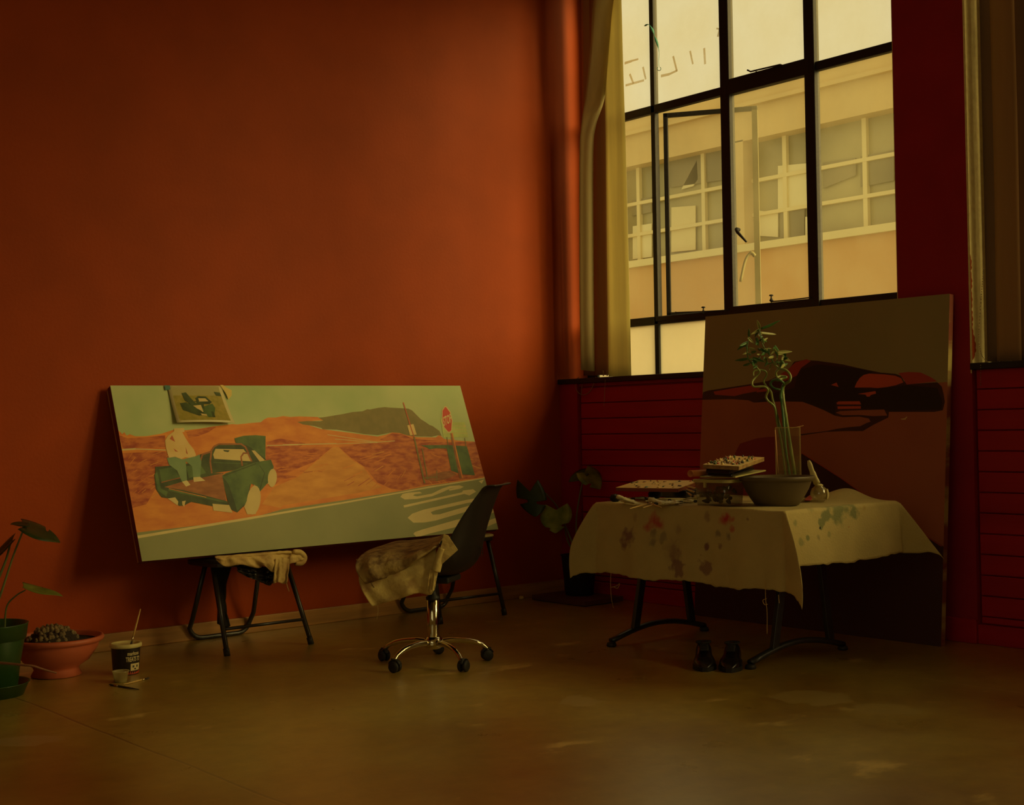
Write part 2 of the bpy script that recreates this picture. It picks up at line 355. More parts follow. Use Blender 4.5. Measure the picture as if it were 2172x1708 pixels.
for yv in [-1, .5, 2, 3.7, 4.8, 7.15, 8.92, 10.95, 12.75, 14.6, 16, 18.3, 20, 22, 24, 26.5]: fw.box((FX+.25, yv, 4.5), (FX+.34, yv+.09, 6.6))
for zv in (5.16, 5.82): fw.box((FX+.245, -2, zv-.035), (FX+.335, 40, zv+.035))
fw.build('window_frames', m_ffr, bd)
for i, (a, b, c, d, mt) in enumerate((((1650, 352), (1726, 345), (1726, 437), (1650, 445), m_fwh), ((1605, 446), (1650, 452), (1650, 503), (1605, 500), m_fwh), ((1708, 460), (1728, 458), (1728, 498), (1708, 500), m_fwh), ((1420, 330), (1532, 310), (1532, 382), (1420, 398), m_fdark), ((1478, 340), (1480, 380), (1470, 395), (1445, 402), m_fwh), ((1655, 446), (1706, 438), (1706, 500), (1655, 505), m_fdark), ((1745, 345), (1815, 335), (1815, 372), (1745, 400), m_fdark), ((1825, 332), (1896, 318), (1896, 383), (1825, 397), m_fdark), ((1340, 425), (1382, 418), (1382, 450), (1340, 458), m_fdark), ((1424, 440), (1475, 436), (1475, 530), (1424, 535), m_ffr), ((1342, 480), (1382, 474), (1382, 545), (1342, 550), m_fwh))):
    MB().prism([on(*p, 0, FX+.30) for p in (a, b, c, d)], (.02, 0, 0)).build('window_pane', mt, bd)
struct(MB().box((WD, -30, -5.2), (40, 45, -5)).build('ground_outside', mat('street_asphalt', (.3, .26, .15), rough=.9)))

# ------------------------------------------------------------ painting tools
def plane_hit(px, py, o, n):
    d = ray(px, py); return CAM+d*((o-CAM).dot(n)/d.dot(n))
class Canvas:
    def __init__(s, tl, tr, bl, T):
        s.o = Vector(tl); s.u = (Vector(tr)-s.o).normalized(); v = Vector(bl)-s.o; v -= s.u*v.dot(s.u); s.v = v.normalized()
        s.w = (Vector(tr)-s.o).length; s.h = v.length; s.n = s.v.cross(s.u).normalized()
        if (CAM-s.o).dot(s.n) < 0: s.n = -s.n
        s.T = T; s.mb = MB(); s.k = 0; s.mats = []
    def at(s, u, v, lift=0): return s.o+s.u*u+s.v*v+s.n*lift
    def uv(s, px, py):
        p = plane_hit(px, py, s.o, s.n)-s.o; return (min(max(p.dot(s.u), 0), s.w), min(max(p.dot(s.v), 0), s.h))
    def mi(s, m):
        if m not in s.mats: s.mats.append(m)
        return s.mats.index(m)
    def poly(s, pts, m, conv=None, raw=False):
        s.k += 1; q = []
        for p in pts:
            if conv: p = conv(*p)
            q.append(p if raw else s.uv(*p))
        r = [q[0]]
        for p in q[1:]:
            if abs(p[0]-r[-1][0])+abs(p[1]-r[-1][1]) > 1e-5: r.append(p)
        L_ = .0003+.00001*s.k
        v = [s.at(*p, L_) for p in r]
        a = sum(r[i][0]*r[(i+1) % len(r)][1]-r[(i+1) % len(r)][0]*r[i][1] for i in range(len(r)))
        f = tuple(range(len(r)))
        nn = Vector((0, 0, 0))
        for i in range(len(v)): nn += v[i].cross(v[(i+1) % len(v)])
        if nn.dot(s.n) < 0: f = f[::-1]
        s.mb.add(v, [f], s.mi(m))
    def stroke(s, pts, wd, m, conv=None):      # brush line of one width, in pixels of conv
        for a, b in zip(pts, pts[1:]):
            d = Vector((b[0]-a[0], b[1]-a[1])); d.normalize(); n = Vector((-d.y, d.x))*wd/2; a2 = Vector(a)-d*wd*.2; b2 = Vector(b)+d*wd*.2
            s.poly([tuple(a2-n), tuple(b2-n), tuple(b2+n), tuple(a2+n)], m, conv)
    def ellipse(s, c, rx, ry, m, conv, tilt=0, n=20):
        s.poly([(c[0]+rx*math.cos(a)*math.cos(tilt)-ry*math.sin(a)*math.sin(tilt), c[1]+rx*math.cos(a)*math.sin(tilt)+ry*math.sin(a)*math.cos(tilt)) for a in [i*2*math.pi/n for i in range(n)]], m, conv)
    def text(s, txt, quad, m, conv):           # lettering fitted into a four-cornered place tl tr br bl
        s.k += 1
        for vs, fs in [text_mesh(txt)]:
            q = [Vector(conv(*p)) for p in quad]
            P = [s.at(*s.uv(*((q[0]*(1-x)*(1-y)+q[1]*x*(1-y)+q[2]*x*y+q[3]*(1-x)*y))), .0003+.00001*s.k) for x, y in vs]
            s.mb.add(P, fs, s.mi(m))
def text_mesh(txt):
    cu = bpy.data.curves.new('lettering', 'FONT'); cu.body = txt; cu.resolution_u = 3; cu.offset = .02
    o = bpy.data.objects.new('lettering', cu); sc.collection.objects.link(o)
    dg = bpy.context.evaluated_depsgraph_get(); me = bpy.data.meshes.new_from_object(o.evaluated_get(dg))
    vs = [tuple(v.co) for v in me.vertices]; fs = [tuple(p.vertices) for p in me.polygons]
    bpy.data.objects.remove(o); bpy.data.curves.remove(cu)
    x0 = min(v[0] for v in vs); x1 = max(v[0] for v in vs); y0 = min(v[1] for v in vs); y1 = max(v[1] for v in vs)
    return [((v[0]-x0)/(x1-x0), 1-(v[1]-y0)/(y1-y0)) for v in vs], fs
c1 = lambda x, y: (200+x*.26347, 780+y*.26347)
c2 = lambda x, y: (600+x*.26344, 780+y*.26344)
def pm(name, a, b=None, scale=12, st=(1, 1, 1), rough=.6, **k): return mat(name, a, rough=rough, col2=b or tuple(c*1.25 for c in a), scale=scale, stretch=st, **k)

# ------------------------------------------------------------ desert painting
K = Canvas((-3.161, -.055, 1.348), (-.915, -.085, 1.366), (-3.152, -.395, .479), .045)
c_sky = pm('paint_pale_blue', (.40, .50, .21), (.52, .56, .26), 2.5, detail=3); c_or = pm('paint_orange', (.64, .17, .022), (.80, .29, .035), 9, (1, 1, 2.5), rampl=.3, ramph=.7)
c_rd = pm('paint_red_earth', (.36, .05, .012), (.62, .17, .03), 16, (1, 1, 3), rampl=.35, ramph=.6); c_ocr = pm('paint_ochre', (.62, .23, .03), (.78, .34, .05), 7, (1, 1, 3))
c_mt = pm('paint_grey_olive', (.21, .165, .04), (.25, .19, .05), 20); c_rdg = pm('paint_road_green', (.25, .26, .10), (.30, .30, .12), 3)
c_ln = pm('paint_cream', (.66, .52, .22), (.72, .58, .25), 10); c_dg = pm('paint_dark_green', (.055, .10, .028), (.12, .19, .05), 14, rampl=.3); c_dk = pm('paint_black_green', (.035, .05, .012), (.07, .10, .025), 14)
c_br = pm('paint_brown', (.28, .09, .02), (.42, .15, .04), 14, (1, 1, 3)); c_tn = pm('paint_tan', (.62, .46, .18), (.68, .52, .2), 8); c_jk = pm('paint_jacket', (.72, .48, .16), (.78, .55, .22), 10)
c_je = pm('paint_jeans', (.17, .27, .12), (.22, .32, .14), 8); c_st = mat('paint_stop_red', (.62, .05, .02)); c_sg = pm('paint_sign_green', (.44, .50, .14)); c_sm = pm('paint_red_line', (.45, .10, .03)); c_rw = mat('bare_linen', (.55, .48, .2))
K.poly([(0, 0), (K.w, 0), (K.w, K.h), (0, K.h)], c_sky, raw=True)
E_ = lambda pts, cv: [cv(*p) for p in pts]
ridge = E_([(150, 508), (205, 515), (225, 535), (240, 520), (262, 548), (285, 536), (330, 553), (420, 552), (540, 532), (640, 500), (700, 508), (850, 492), (970, 472), (1110, 455), (1150, 458), (1250, 447), (1340, 440), (1370, 415), (1400, 402), (1460, 402), (1520, 390), (1640, 396)], c1)+E_([(0, 392), (60, 398), (130, 393), (280, 398), (325, 425)], c2)
right = E_([(120, 437), (310, 495), (540, 525), (760, 555), (830, 540), (880, 522), (930, 524), (960, 532), (1080, 560), (1230, 562), (1260, 540), (1300, 575), (1440, 590), (1700, 592)], c2)
road = E_([(1760, 862), (1620, 888), (1180, 952), (960, 992), (480, 1070), (0, 1140)], c2)+E_([(1200, 1230), (300, 1332)], c1)
K.poly(ridge+right+road, c_or)
K.poly(E_([(325, 400), (480, 375), (560, 358), (640, 352), (680, 335), (700, 338), (760, 325), (820, 318), (860, 322), (940, 326), (1010, 330), (1040, 345), (1110, 415), (1150, 440), (1180, 462), (1205, 470), (1260, 510), (1278, 550), (1250, 545), (1200, 557), (1080, 555), (1000, 546), (940, 527), (880, 522), (760, 545), (650, 535), (560, 520), (430, 500), (320, 497), (310, 487), (250, 470), (160, 458), (115, 437), (200, 430), (300, 432), (325, 425), (285, 403)], c2), c_mt)
K.poly(E_([(150, 545), (270, 570), (420, 560), (570, 545), (570, 640), (230, 660)], c1), c_rd)
K.poly(E_([(740, 520), (930, 480), (980, 478), (920, 520), (840, 550), (760, 570)], c1), c_rd)
K.poly(E_([(1380, 600), (1500, 570), (1700, 610), (1650, 640), (1400, 650)], c1), c_rd)
K.poly(E_([(780, 580), (880, 530), (960, 535), (1050, 575), (1250, 590), (1060, 600), (900, 605)], c2), c_rd)
K.poly(E_([(200, 690), (570, 678), (700, 800), (490, 980), (420, 1100), (300, 1130), (200, 1000)], c1), c_rd)
K.poly(E_([(1380, 640), (1640, 640)], c1)+E_([(400, 640), (250, 760), (0, 860)], c2)+E_([(1640, 880), (1500, 900), (1440, 960), (1380, 760)], c1), c_rd)
K.poly(E_([(450, 640), (700, 600), (1100, 600), (1560, 598), (1700, 860), (1640, 878), (1150, 945), (960, 985), (870, 975), (760, 925), (660, 800), (560, 735)], c2), c_rd)
K.poly(E_([(395, 645), (445, 640), (560, 745), (650, 800), (720, 910), (800, 965), (600, 1010), (0, 1110)], c2)+E_([(1500, 1130), (1350, 1100), (1450, 960), (1640, 880)], c1), c_ocr)
for (a, b, wd, cv) in (((225, 662), (330, 655), 14, c1), ((330, 655), (575, 664), 8, c1), ((1390, 628), (1640, 622), 7, c1), ((0, 622), (430, 612), 8, c2), ((430, 615), (700, 605), 5, c2), ((360, 540), (760, 600), 5, c2), ((420, 575), (760, 605), 5, c2), ((700, 606), (900, 590), 6, c2)): K.stroke([a, b], wd, c_tn, cv)
rr = random.Random(3)
for i in range(46):                            # ploughed streaks fanning over the field
    x = rr.uniform(540, 1500); y = rr.uniform(660, 930); a = math.atan2(y-600, (x-1130)) if x < 1100 else math.atan2(y-560, x-900)*.9
    ln = rr.uniform(40, 110); dx, dy = math.cos(a)*ln, math.sin(a)*ln
    if y+dy < 960-.16*(x-960)+40 and y+dy > 640: K.stroke([(x, y), (x+dx, y+dy)], rr.uniform(3, 7), rr.choice((c_ocr, c_or, c_sm)), c2)
for i in range(40):
    x = rr.uniform(260, 620); y = rr.uniform(700, 1060); K.stroke([(x, y), (x+rr.uniform(30, 90), y-rr.uniform(20, 60))], rr.uniform(3, 7), rr.choice((c_or, c_sm, c_ocr)), c1)
for i in range(26):
    x = rr.uniform(1400, 1850); y = rr.uniform(670, 850); K.stroke([(x, y), (x+rr.uniform(30, 90), y+rr.uniform(-16, 6))], rr.uniform(3, 6), rr.choice((c_or, c_sm)), c1)
K.poly([(K.w, K.h), (0, K.h)]+[K.uv(*p) for p in reversed(road)], c_rdg, raw=True)
K.poly(E_([(300, 1355), (357, 1352), (1200, 1213), (1640, 1140)], c1)+E_([(0, 1160), (480, 1083), (960, 999), (1180, 957), (1620, 886), (1700, 873), (1700, 879), (1620, 894), (1180, 970), (960, 1010), (480, 1097), (0, 1176)], c2)+E_([(1640, 1156), (1200, 1232), (300, 1380)], c1), c_ln)
K.poly([(945, 1042), (962, 1018), (1010, 1008), (1100, 1000), (1120, 1012), (1060, 1020), (1048, 1032), (1080, 1038), (1200, 1015), (1280, 975), (1340, 955), (1420, 948), (1455, 960), (1430, 975), (1340, 992), (1335, 981), (1390, 968), (1350, 973), (1280, 1005), (1200, 1037), (1080, 1058), (980, 1063)], c_ln, c2)
K.poly([(970, 1110), (1440, 1005), (1450, 990), (1530, 980), (1555, 1000), (1500, 1030), (1460, 1018), (975, 1128)], c_ln, c2)
K.poly([(1575, 915), (1620, 900), (1600, 935)], c_ln, c2)
K.poly([(1003, 1210), (1040, 1177), (1130, 1145), (1480, 1065), (1640, 1040), (1675, 1040), (1690, 1070), (1640, 1100), (1460, 1165), (1230, 1232), (1140, 1248), (1050, 1250)], c_ln, c2)
K.poly([(1190, 1165), (1225, 1150), (1480, 1092), (1600, 1068), (1600, 1082), (1480, 1118), (1260, 1182), (1205, 1185)], c_rdg, c2)
K.poly([(1050, 1340), (1062, 1325), (1120, 1305), (1400, 1225), (1560, 1200), (1700, 1137), (1710, 1165), (1600, 1215), (1590, 1250), (1720, 1212), (1738, 1248), (1600, 1300), (1390, 1285), (1190, 1335), (1110, 1362), (1072, 1362)], c_ln, c2)
K.poly([(1560, 1230), (1680, 1190), (1690, 1205), (1580, 1250)], c_rdg, c2)
# shelter, poles and signs
K.poly([(1108, 626), (1330, 624), (1480, 634), (1545, 868), (1440, 860), (1355, 832), (1318, 652), (1230, 650), (1180, 658), (1160, 645)], c_dg, c2)
K.poly([(1140, 880), (1230, 850), (1340, 832), (1400, 860), (1340, 890), (1240, 915), (1150, 905)], c_br, c2)
K.stroke([(1120, 650), (1165, 900)], 8, c_mt, c2); K.stroke([(1140, 890), (1240, 880)], 8, c_mt, c2); K.stroke([(1238, 830), (1240, 915)], 6, c_mt, c2)
K.poly([(1265, 400), (1290, 440), (1462, 440), (1492, 562), (1292, 562)], c_sg, c2)
for k in (1, 2, 3): K.stroke([(1275+k*8, 440+k*28), (1468+k*7, 442+k*30)], 3, c_tn, c2)
for x in (1455, 1462): K.stroke([(x, 462), (x+8, 470), (x, 482)], 3, c_tn, c2)
K.stroke([(1320, 562), (1328, 622)], 6, c_mt, c2); K.stroke([(1462, 570), (1475, 640)], 6, c_mt, c2)
K.stroke([(968, 283), (1055, 560)], 9, c_sm, c2); K.stroke([(1055, 560), (1140, 930)], 12, c_mt, c2)
K.poly([(1000, 466), (1050, 455), (1076, 540), (1022, 546)], c_jk, c2); K.stroke([(1015, 440), (1055, 560)], 8, c_sm, c2)
K.poly([(1345, 530), (1362, 528), (1450, 890), (1422, 895)], c_br, c2); K.poly([(1358, 528), (1366, 528), (1450, 888), (1440, 890)], c_or, c2)
K.poly([(1279, 345), (1300, 312), (1315, 312), (1350, 358), (1366, 430), (1360, 508), (1342, 528), (1325, 524), (1290, 480), (1278, 425)], c_ln, c2)
K.poly([(1285, 348), (1303, 320), (1313, 320), (1344, 362), (1359, 430), (1354, 504), (1340, 518), (1328, 515), (1296, 476), (1284, 424)], c_st, c2)
K.text('STOP', [(1287, 400), (1352, 368), (1358, 440), (1292, 476)], c_ln, c2)
# pickup
K.poly([(490, 800), (640, 788), (850, 758), (850, 700), (940, 670), (960, 850), (1040, 850), (1000, 900), (700, 945), (545, 975), (490, 900)], c_dk, c1)
K.poly([(520, 820), (640, 800), (690, 890), (540, 920)], c_dg, c1); K.poly([(735, 795), (850, 780), (900, 850), (760, 890)], c_dg, c1)
K.stroke([(540, 925), (700, 885)], 8, c_br, c1); K.stroke([(870, 700), (930, 680)], 14, c_br, c1); K.stroke([(850, 760), (870, 700)], 14, c_br, c1)
K.poly([(545, 968), (690, 925), (1030, 852), (1045, 960), (1060, 1075), (800, 1015), (560, 980)], c_br, c1)
K.poly([(482, 870), (500, 815), (525, 830), (545, 960), (700, 985), (830, 1015), (1070, 1078), (1080, 1112), (950, 1117), (780, 1082), (720, 1112), (680, 1115), (640, 1060), (540, 1045), (495, 980)], c_dk, c1)
K.poly([(488, 860), (505, 840), (535, 975), (590, 1000), (580, 1040), (510, 990)], c_dg, c1); K.stroke([(600, 985), (1065, 1085)], 14, c_dg, c1); K.stroke([(600, 975), (900, 1045)], 5, c_or, c1)
K.poly([(590, 1055), (650, 1045), (675, 1080), (670, 1112), (625, 1080)], c_tn, c1); K.poly([(705, 1078), (735, 1072), (722, 1122), (708, 1105)], c_tn, c1)
K.poly([(1128, 570), (1200, 550), (1300, 545), (1378, 552), (1376, 742), (1330, 710), (1250, 640), (1135, 605)], c_dg, c1)
K.poly([(938, 740), (945, 660), (990, 615), (1190, 615), (1250, 640), (1320, 690), (1385, 742), (1300, 770), (1210, 800), (1110, 830), (960, 850)], c_dk, c1)
K.poly([(955, 700), (975, 655), (1200, 658), (1248, 720), (1258, 755), (1200, 752), (965, 735)], c_tn, c1)
K.poly([(1265, 668), (1290, 668), (1370, 745), (1338, 768)], c_tn, c1); K.poly([(1035, 663), (1090, 668), (1075, 682), (1045, 676)], c_dk, c1); K.stroke([(960, 765), (1230, 775)], 5, c_dg, c1)
K.stroke([(945, 850), (932, 760), (942, 670), (965, 635), (1000, 618), (1180, 616), (1215, 640), (1240, 690)], 13, c_br, c1); K.stroke([(1190, 790), (1180, 720), (1200, 690), (1235, 690), (1265, 755)], 13, c_br, c1)
K.poly([(1028, 870), (1060, 850), (1300, 762), (1420, 742), (1443, 800), (1420, 905), (1385, 940), (1330, 1003), (1305, 955), (1262, 935), (1245, 1000), (1235, 1085), (1150, 1168), (1092, 1140), (1068, 1060), (1045, 960)], c_dg, c1)
K.poly([(1035, 885), (1080, 940), (1130, 1090), (1150, 1165), (1095, 1140), (1068, 1060)], c_dk, c1); K.stroke([(1040, 872), (1300, 775)], 9, c_dk, c1); K.stroke([(1250, 945), (1240, 1080), (1150, 1160)], 7, c_dk, c1); K.stroke([(1330, 790), (1370, 850), (1330, 990)], 6, c_dk, c1)
K.ellipse((1282, 1068), 55, 118, c_tn, c1, .12); K.poly([(1205, 1120), (1260, 1000), (1290, 940), (1300, 1180), (1230, 1183)], c_tn, c1)
K.ellipse((1432, 890), 36, 74, c_tn, c1, .08); K.poly([(1390, 935), (1420, 905), (1440, 810), (1450, 860), (1430, 950)], c_tn, c1)
K.poly([(950, 1097), (1085, 1108), (1112, 1170), (958, 1152)], c_tn, c1)
# seated figure, half painted
K.poly([(568, 590), (590, 550), (640, 515), (700, 508), (728, 560), (760, 610), (800, 660), (818, 705), (800, 732), (730, 722), (700, 738), (650, 718), (600, 728), (578, 660)], c_jk, c1)
K.poly([(640, 490), (720, 488), (725, 520), (640, 522)], c_jk, c1)
for p in ([(605, 575), (625, 545), (650, 600)], [(635, 650), (675, 680), (650, 676)], [(735, 640), (752, 700), (738, 690)]): K.poly(p, c_sm, c1)
K.poly([(583, 728), (650, 720), (705, 740), (760, 728), (815, 715), (845, 700), (860, 760), (852, 882), (796, 886), (785, 795), (735, 755), (745, 905), (705, 922), (665, 830), (600, 782)], c_je, c1)
K.poly([(705, 920), (745, 908), (772, 945), (738, 960)], c_ln, c1); K.poly([(795, 885), (850, 880), (893, 912), (800, 922)], c_ln, c1)
p1 = thing('painting', K.at(K.w/2, K.h), 'wide unfinished painting of a green pickup in red desert, leaning on the orange wall', 'painting')
m_lin = mat('primed_canvas_edge', (.16, .02, .02), rough=.8); bd1 = MB().obox(K.at(0, 0), K.u*K.w, K.v*K.h, -K.n*.042); bd1.build('stretched_canvas', m_lin, p1, bevel=.003)
K.mb.build('painted_face', K.mats, p1)
for a in (0, K.w/2-.03, K.w-.06): MB().obox(K.at(a+.001, .01, -.0425), K.u*.058, K.v*(K.h-.02), -K.n*.012).build('stretcher_bar', m_wood, p1)

# print taped on the painting
m_pp = mat('photo_paper', (.60, .52, .26), rough=.4); m_psky = mat('print_sky', (.42, .36, .15), rough=.3); m_pgr = mat('print_grass', (.30, .26, .05), rough=.3, col2=(.42, .32, .08), scale=40)
ph = thing('photo_print', K.at(*K.uv(*c1(860, 300)), .01), 'small curled photograph of a green pickup taped over the top edge of the desert painting', 'photograph')
q4 = [Vector(K.uv(*c1(*p))) for p in ((585, 150), (1018, 150), (1108, 467), (650, 458))]
def PQ(x, y, lift=0):
    a = q4[0]*(1-x)*(1-y)+q4[1]*x*(1-y)+q4[2]*x*y+q4[3]*(1-x)*y
    return K.at(a.x, a.y, .006+.05*y*y*(.6+.4*x)*.6+.012*math.sin(x*3.1)*y+lift)
MB().grid(lambda x, y: PQ(x, y), 10, 10, flip=True).build('paper', m_pp, ph, smooth=True, solid=.0006)
im = MB(); pmx = [m_psky, m_pgr, c_dk, c_dg, c_br, c_tn]
def strip(x0, y0, x1, y1, mi, l=.0008, n=6): im.grid(lambda a, b: PQ(x0+(x1-x0)*a, y0+(y1-y0)*b, l), n, n, mi, flip=True)
strip(.06, .03, .94, .26, 0, n=8); strip(.06, .26, .94, .94, 1, n=8)
def pp(pts, mi, l=.0016): im.add([PQ(x, y, l) for x, y in pts], [tuple(range(len(pts)))[::-1]], mi)
pp([(.14, .47), (.50, .40), (.56, .44), (.52, .80), (.40, .82), (.16, .66)], 2); pp([(.22, .56), (.50, .52), (.50, .72), (.34, .70)], 5, .002); pp([(.50, .58), (.72, .48), (.74, .60), (.66, .85), (.56, .86), (.50, .74)], 3, .002)
pp([(.44, .34), (.50, .28), (.64, .29), (.72, .44), (.66, .50), (.46, .50)], 2, .002); pp([(.49, .34), (.62, .34), (.66, .42), (.49, .43)], 5, .0024); pp([(.22, .20), (.30, .18), (.36, .34), (.42, .48), (.34, .52), (.24, .40)], 2, .0022)
pp([(.44, .76), (.54, .78), (.54, .83), (.45, .81)], 5, .0024); pp([(.64, .70), (.68, .70), (.68, .86), (.63, .86)], 2, .0024); pp([(.82, .16), (.93, .18), (.94, .28), (.84, .26)], 2, .0018)
im.build('printed_image', pmx, ph)
def tape(nm, pts, m, lift=.0075):
    o = MB().prism([K.at(*K.uv(*c1(*p)), lift) for p in pts], -K.n*.0004).build(nm, m, ph)
tape('tape', [(560, 146), (603, 148), (608, 180), (568, 187)], mat('blue_tape', (.06, .17, .12), rough=.6))
tape('tape', [(1006, 142), (1030, 145), (1060, 168), (1100, 186), (1101, 228), (1075, 262), (1052, 210), (1020, 165)], mat('masking_tape', (.70, .52, .14), rough=.6), .009)

# ------------------------------------------------------------ large dark painting behind the table
A3 = lambda x, y: (1440+x*.29466, 620+y*.29466)
tr_ = Vector((-.062, -2.925, 1.733)); tl_ = Vector((-.062, -1.338, 1.737)); bl_ = Vector((-.205, -1.325, .002))
K2 = Canvas(tl_, tr_, bl_, .036)
d_ol = pm('paint_dull_olive', (.30, .26, .11), (.34, .28, .12), 2); d_rb = pm('paint_red_brown', (.36, .10, .05), (.40, .12, .055), 2.5); d_bk = mat('paint_black', (.012, .008, .006), rough=.5); d_mk = mat('paint_near_black', (.05, .014, .012), rough=.5)
d_rd = mat('paint_bright_red', (.60, .09, .035), rough=.6); d_mr = mat('paint_mid_red', (.42, .05, .03), rough=.6); d_cr = pm('paint_crimson', (.22, .015, .03), (.24, .02, .03), 2); d_vd = mat('paint_void_brown_and_shade', (.05, .012, .012), rough=.7)
K2.poly([(0, 0), (K2.w, 0), (K2.w, K2.h), (0, K2.h)], d_ol, raw=True)
lo = [K2.uv(*A3(x, y)) for x, y in ((100, 772), (600, 760), (1200, 700), (2100, 640))]
K2.poly(lo+[(K2.w, K2.h), (0, K2.h)], d_rb, raw=True)
K2.poly([(110, 1300), (340, 1300), (400, 1170), (440, 1090), (560, 1052), (640, 1042), (880, 1035), (885, 1160), (1170, 1340), (1500, 1580), (1880, 1830), (1880, 2700), (100, 2500)], d_cr, A3)
K2.poly([(885, 1160), (1150, 1330), (1500, 1580), (1920, 1832), (1920, 2700), (100, 2600), (100, 1900), (500, 1620), (800, 1400)], d_vd, A3)  # dark maroon paint, with shade below the table put into its colour
K2.stroke([(885, 1158), (1170, 1340), (1500, 1580), (1890, 1828)], 6, d_mr, A3)
K2.poly([(152, 750), (175, 720), (210, 708), (330, 690), (500, 664), (640, 640), (720, 600), (790, 558), (830, 500), (900, 488), (1000, 494), (1100, 508), (1180, 520), (1280, 543), (1370, 562), (1450, 578), (1560, 588), (1600, 602), (1620, 640), (1660, 662), (1860, 648), (1893, 680), (1905, 730), (1915, 790), (1900, 850), (1840, 862), (1512, 862), (1508, 902), (1400, 955), (1325, 1000), (1200, 1000), (1060, 1006), (880, 1032), (875, 1022), (1060, 1000), (1130, 985), (1220, 972), (1305, 965), (1350, 942), (1380, 932), (1368, 910), (1300, 896), (1180, 900), (1125, 890), (1040, 848), (960, 815), (890, 790), (700, 785), (540, 795), (500, 778), (380, 770), (155, 775)], d_mk, A3)
K2.poly([(560, 790), (700, 720), (830, 690), (860, 560), (1000, 520), (1280, 548), (1400, 575), (1300, 625), (1265, 690), (1400, 700), (1640, 668), (1860, 690), (1895, 780), (1890, 845), (1510, 858), (1480, 845), (1310, 840), (1310, 785), (1130, 785), (1125, 885), (1040, 845), (890, 785)], d_bk, A3)
K2.poly([(1265, 686), (1280, 650), (1302, 618), (1330, 596), (1370, 586), (1480, 592), (1560, 602), (1600, 620), (1615, 650), (1560, 670), (1500, 682), (1430, 690), (1380, 686)], d_rd, A3)
K2.poly([(1580, 582), (1650, 574), (1740, 578), (1810, 610), (1860, 642), (1740, 655), (1640, 665), (1620, 630)], d_mr, A3)
K2.poly([(1095, 668), (1135, 650), (1150, 682)], d_rd, A3); K2.poly([(1288, 732), (1415, 712), (1420, 730), (1382, 740), (1372, 752), (1352, 752), (1345, 738)], d_rd, A3)
K2.poly([(1135, 797), (1150, 786), (1300, 785), (1312, 808), (1140, 808)], d_rd, A3); K2.poly([(1142, 822), (1310, 820), (1310, 838), (1144, 841)], d_rd, A3)
K2.poly([(1128, 868), (1160, 856), (1300, 850), (1478, 845), (1500, 888), (1400, 892), (1300, 884), (1180, 886)], d_rb, A3)
K2.poly([(250, 716), (400, 690), (520, 672), (600, 680), (555, 715), (470, 730), (400, 748), (260, 738)], d_mr, A3); K2.poly([(700, 612), (780, 560), (840, 505), (920, 482), (950, 496), (880, 545), (850, 600), (760, 640)], d_mr, A3); K2.poly([(560, 705), (640, 690), (640, 712), (560, 722)], d_mr, A3)
K2.poly([(1595, 912), (1625, 908), (1640, 895), (1645, 898), (1630, 918), (1605, 918)], c_tn, A3)
p2 = thing('painting', K2.at(K2.w/2, K2.h), 'tall dark painting of a black shape on red brown, standing behind the table', 'painting')
m_ed = mat('raw_canvas_edge', (.50, .40, .12), rough=.8, col2=(.26, .06, .03), scale=5, stretch=(.3, 6, 1.2), rampl=.45, ramph=.55)
MB().obox(K2.at(0, 0), K2.u*K2.w, K2.v*K2.h, -K2.n*.038).build('stretched_canvas', m_ed, p2, bevel=.003)
K2.mb.build('painted_face', K2.mats, p2)

# ------------------------------------------------------------ blinds
m_bl = sheet('blind_fabric', (.74, .67, .37), .60, rough=.8, bump=.05, bscale=80, var=.05, scale=20, stretch=(1, 1, .05))
m_bl2 = sheet('brown_blind_fabric', (.40, .22, .09), .12, rough=.8, var=.05, scale=20, stretch=(1, 1, .05))
m_chain = mat('blind_chain', (.30, .20, .08), rough=.5)
def slat(name, left, right, x0, x1, m, parent, bulge=.012):
    L_ = [Vector((on(px, py, 0, x0))) for px, py in left]; R_ = [Vector(on(px, py, 0, x1)) for px, py in right]
    L_ = smooth_path(L_, 5); R_ = smooth_path(R_, 5); nv = min(len(L_), len(R_))-1
    def fn(a, b):
        i = int(round(b*nv)); p = L_[i].lerp(R_[i], a); return p+Vector((-math.sin(a*math.pi)*bulge, 0, 0))
    return MB().grid(fn, 6, nv).build(name, m, parent, smooth=True, solid=.0012)
ext = lambda pts, dx=0: [(pts[0][0]+dx, -90)]+pts
b1 = thing('vertical_blind', (.1, -.2, ZH-.06), 'cream vertical blind gathered at the left end of the window', 'blind')
MB().box((.06, -2.5, ZH-.07), (.12, -.02, ZH-.02)).build('head_rail', m_steel, b1)
slat('slat', ext([(1259, 0), (1252, 100), (1243, 190), (1233, 265), (1229, 340), (1229, 600), (1232, 785)], 20), ext([(1309, 0), (1297, 100), (1282, 210), (1264, 268), (1259, 340), (1260, 600), (1262, 788)], 20), .0, .10, m_bl, b1)
slat('slat', ext([(1250, 0), (1252, 150), (1254, 300), (1256, 500), (1258, 650), (1260, 796)], 0), ext([(1284, 0), (1285, 150), (1287, 300), (1288, 500), (1290, 650), (1292, 796)], 0), .13, .12, m_bl2, b1, .004)
slat('slat', ext([(1280, 0), (1283, 150), (1285, 300), (1287, 500), (1289, 650), (1291, 799)], -5), ext([(1318, 0), (1322, 150), (1327, 300), (1332, 500), (1336, 650), (1339, 798)], -5), .10, .09, m_bl, b1)
MB().tube(smooth_path([on(x, y, 0, .0) for x, y in ((1228, 800), (1221, 808), (1223, 828), (1236, 838), (1250, 832), (1258, 818), (1264, 800))], 4), .0025, 5).build('cord', m_chain, b1)
MB().tube(smooth_path([on(x, y, 0, .0) for x, y in ((1240, 802), (1235, 815), (1233, 836))], 4), .002, 5).build('cord', m_chain, b1)
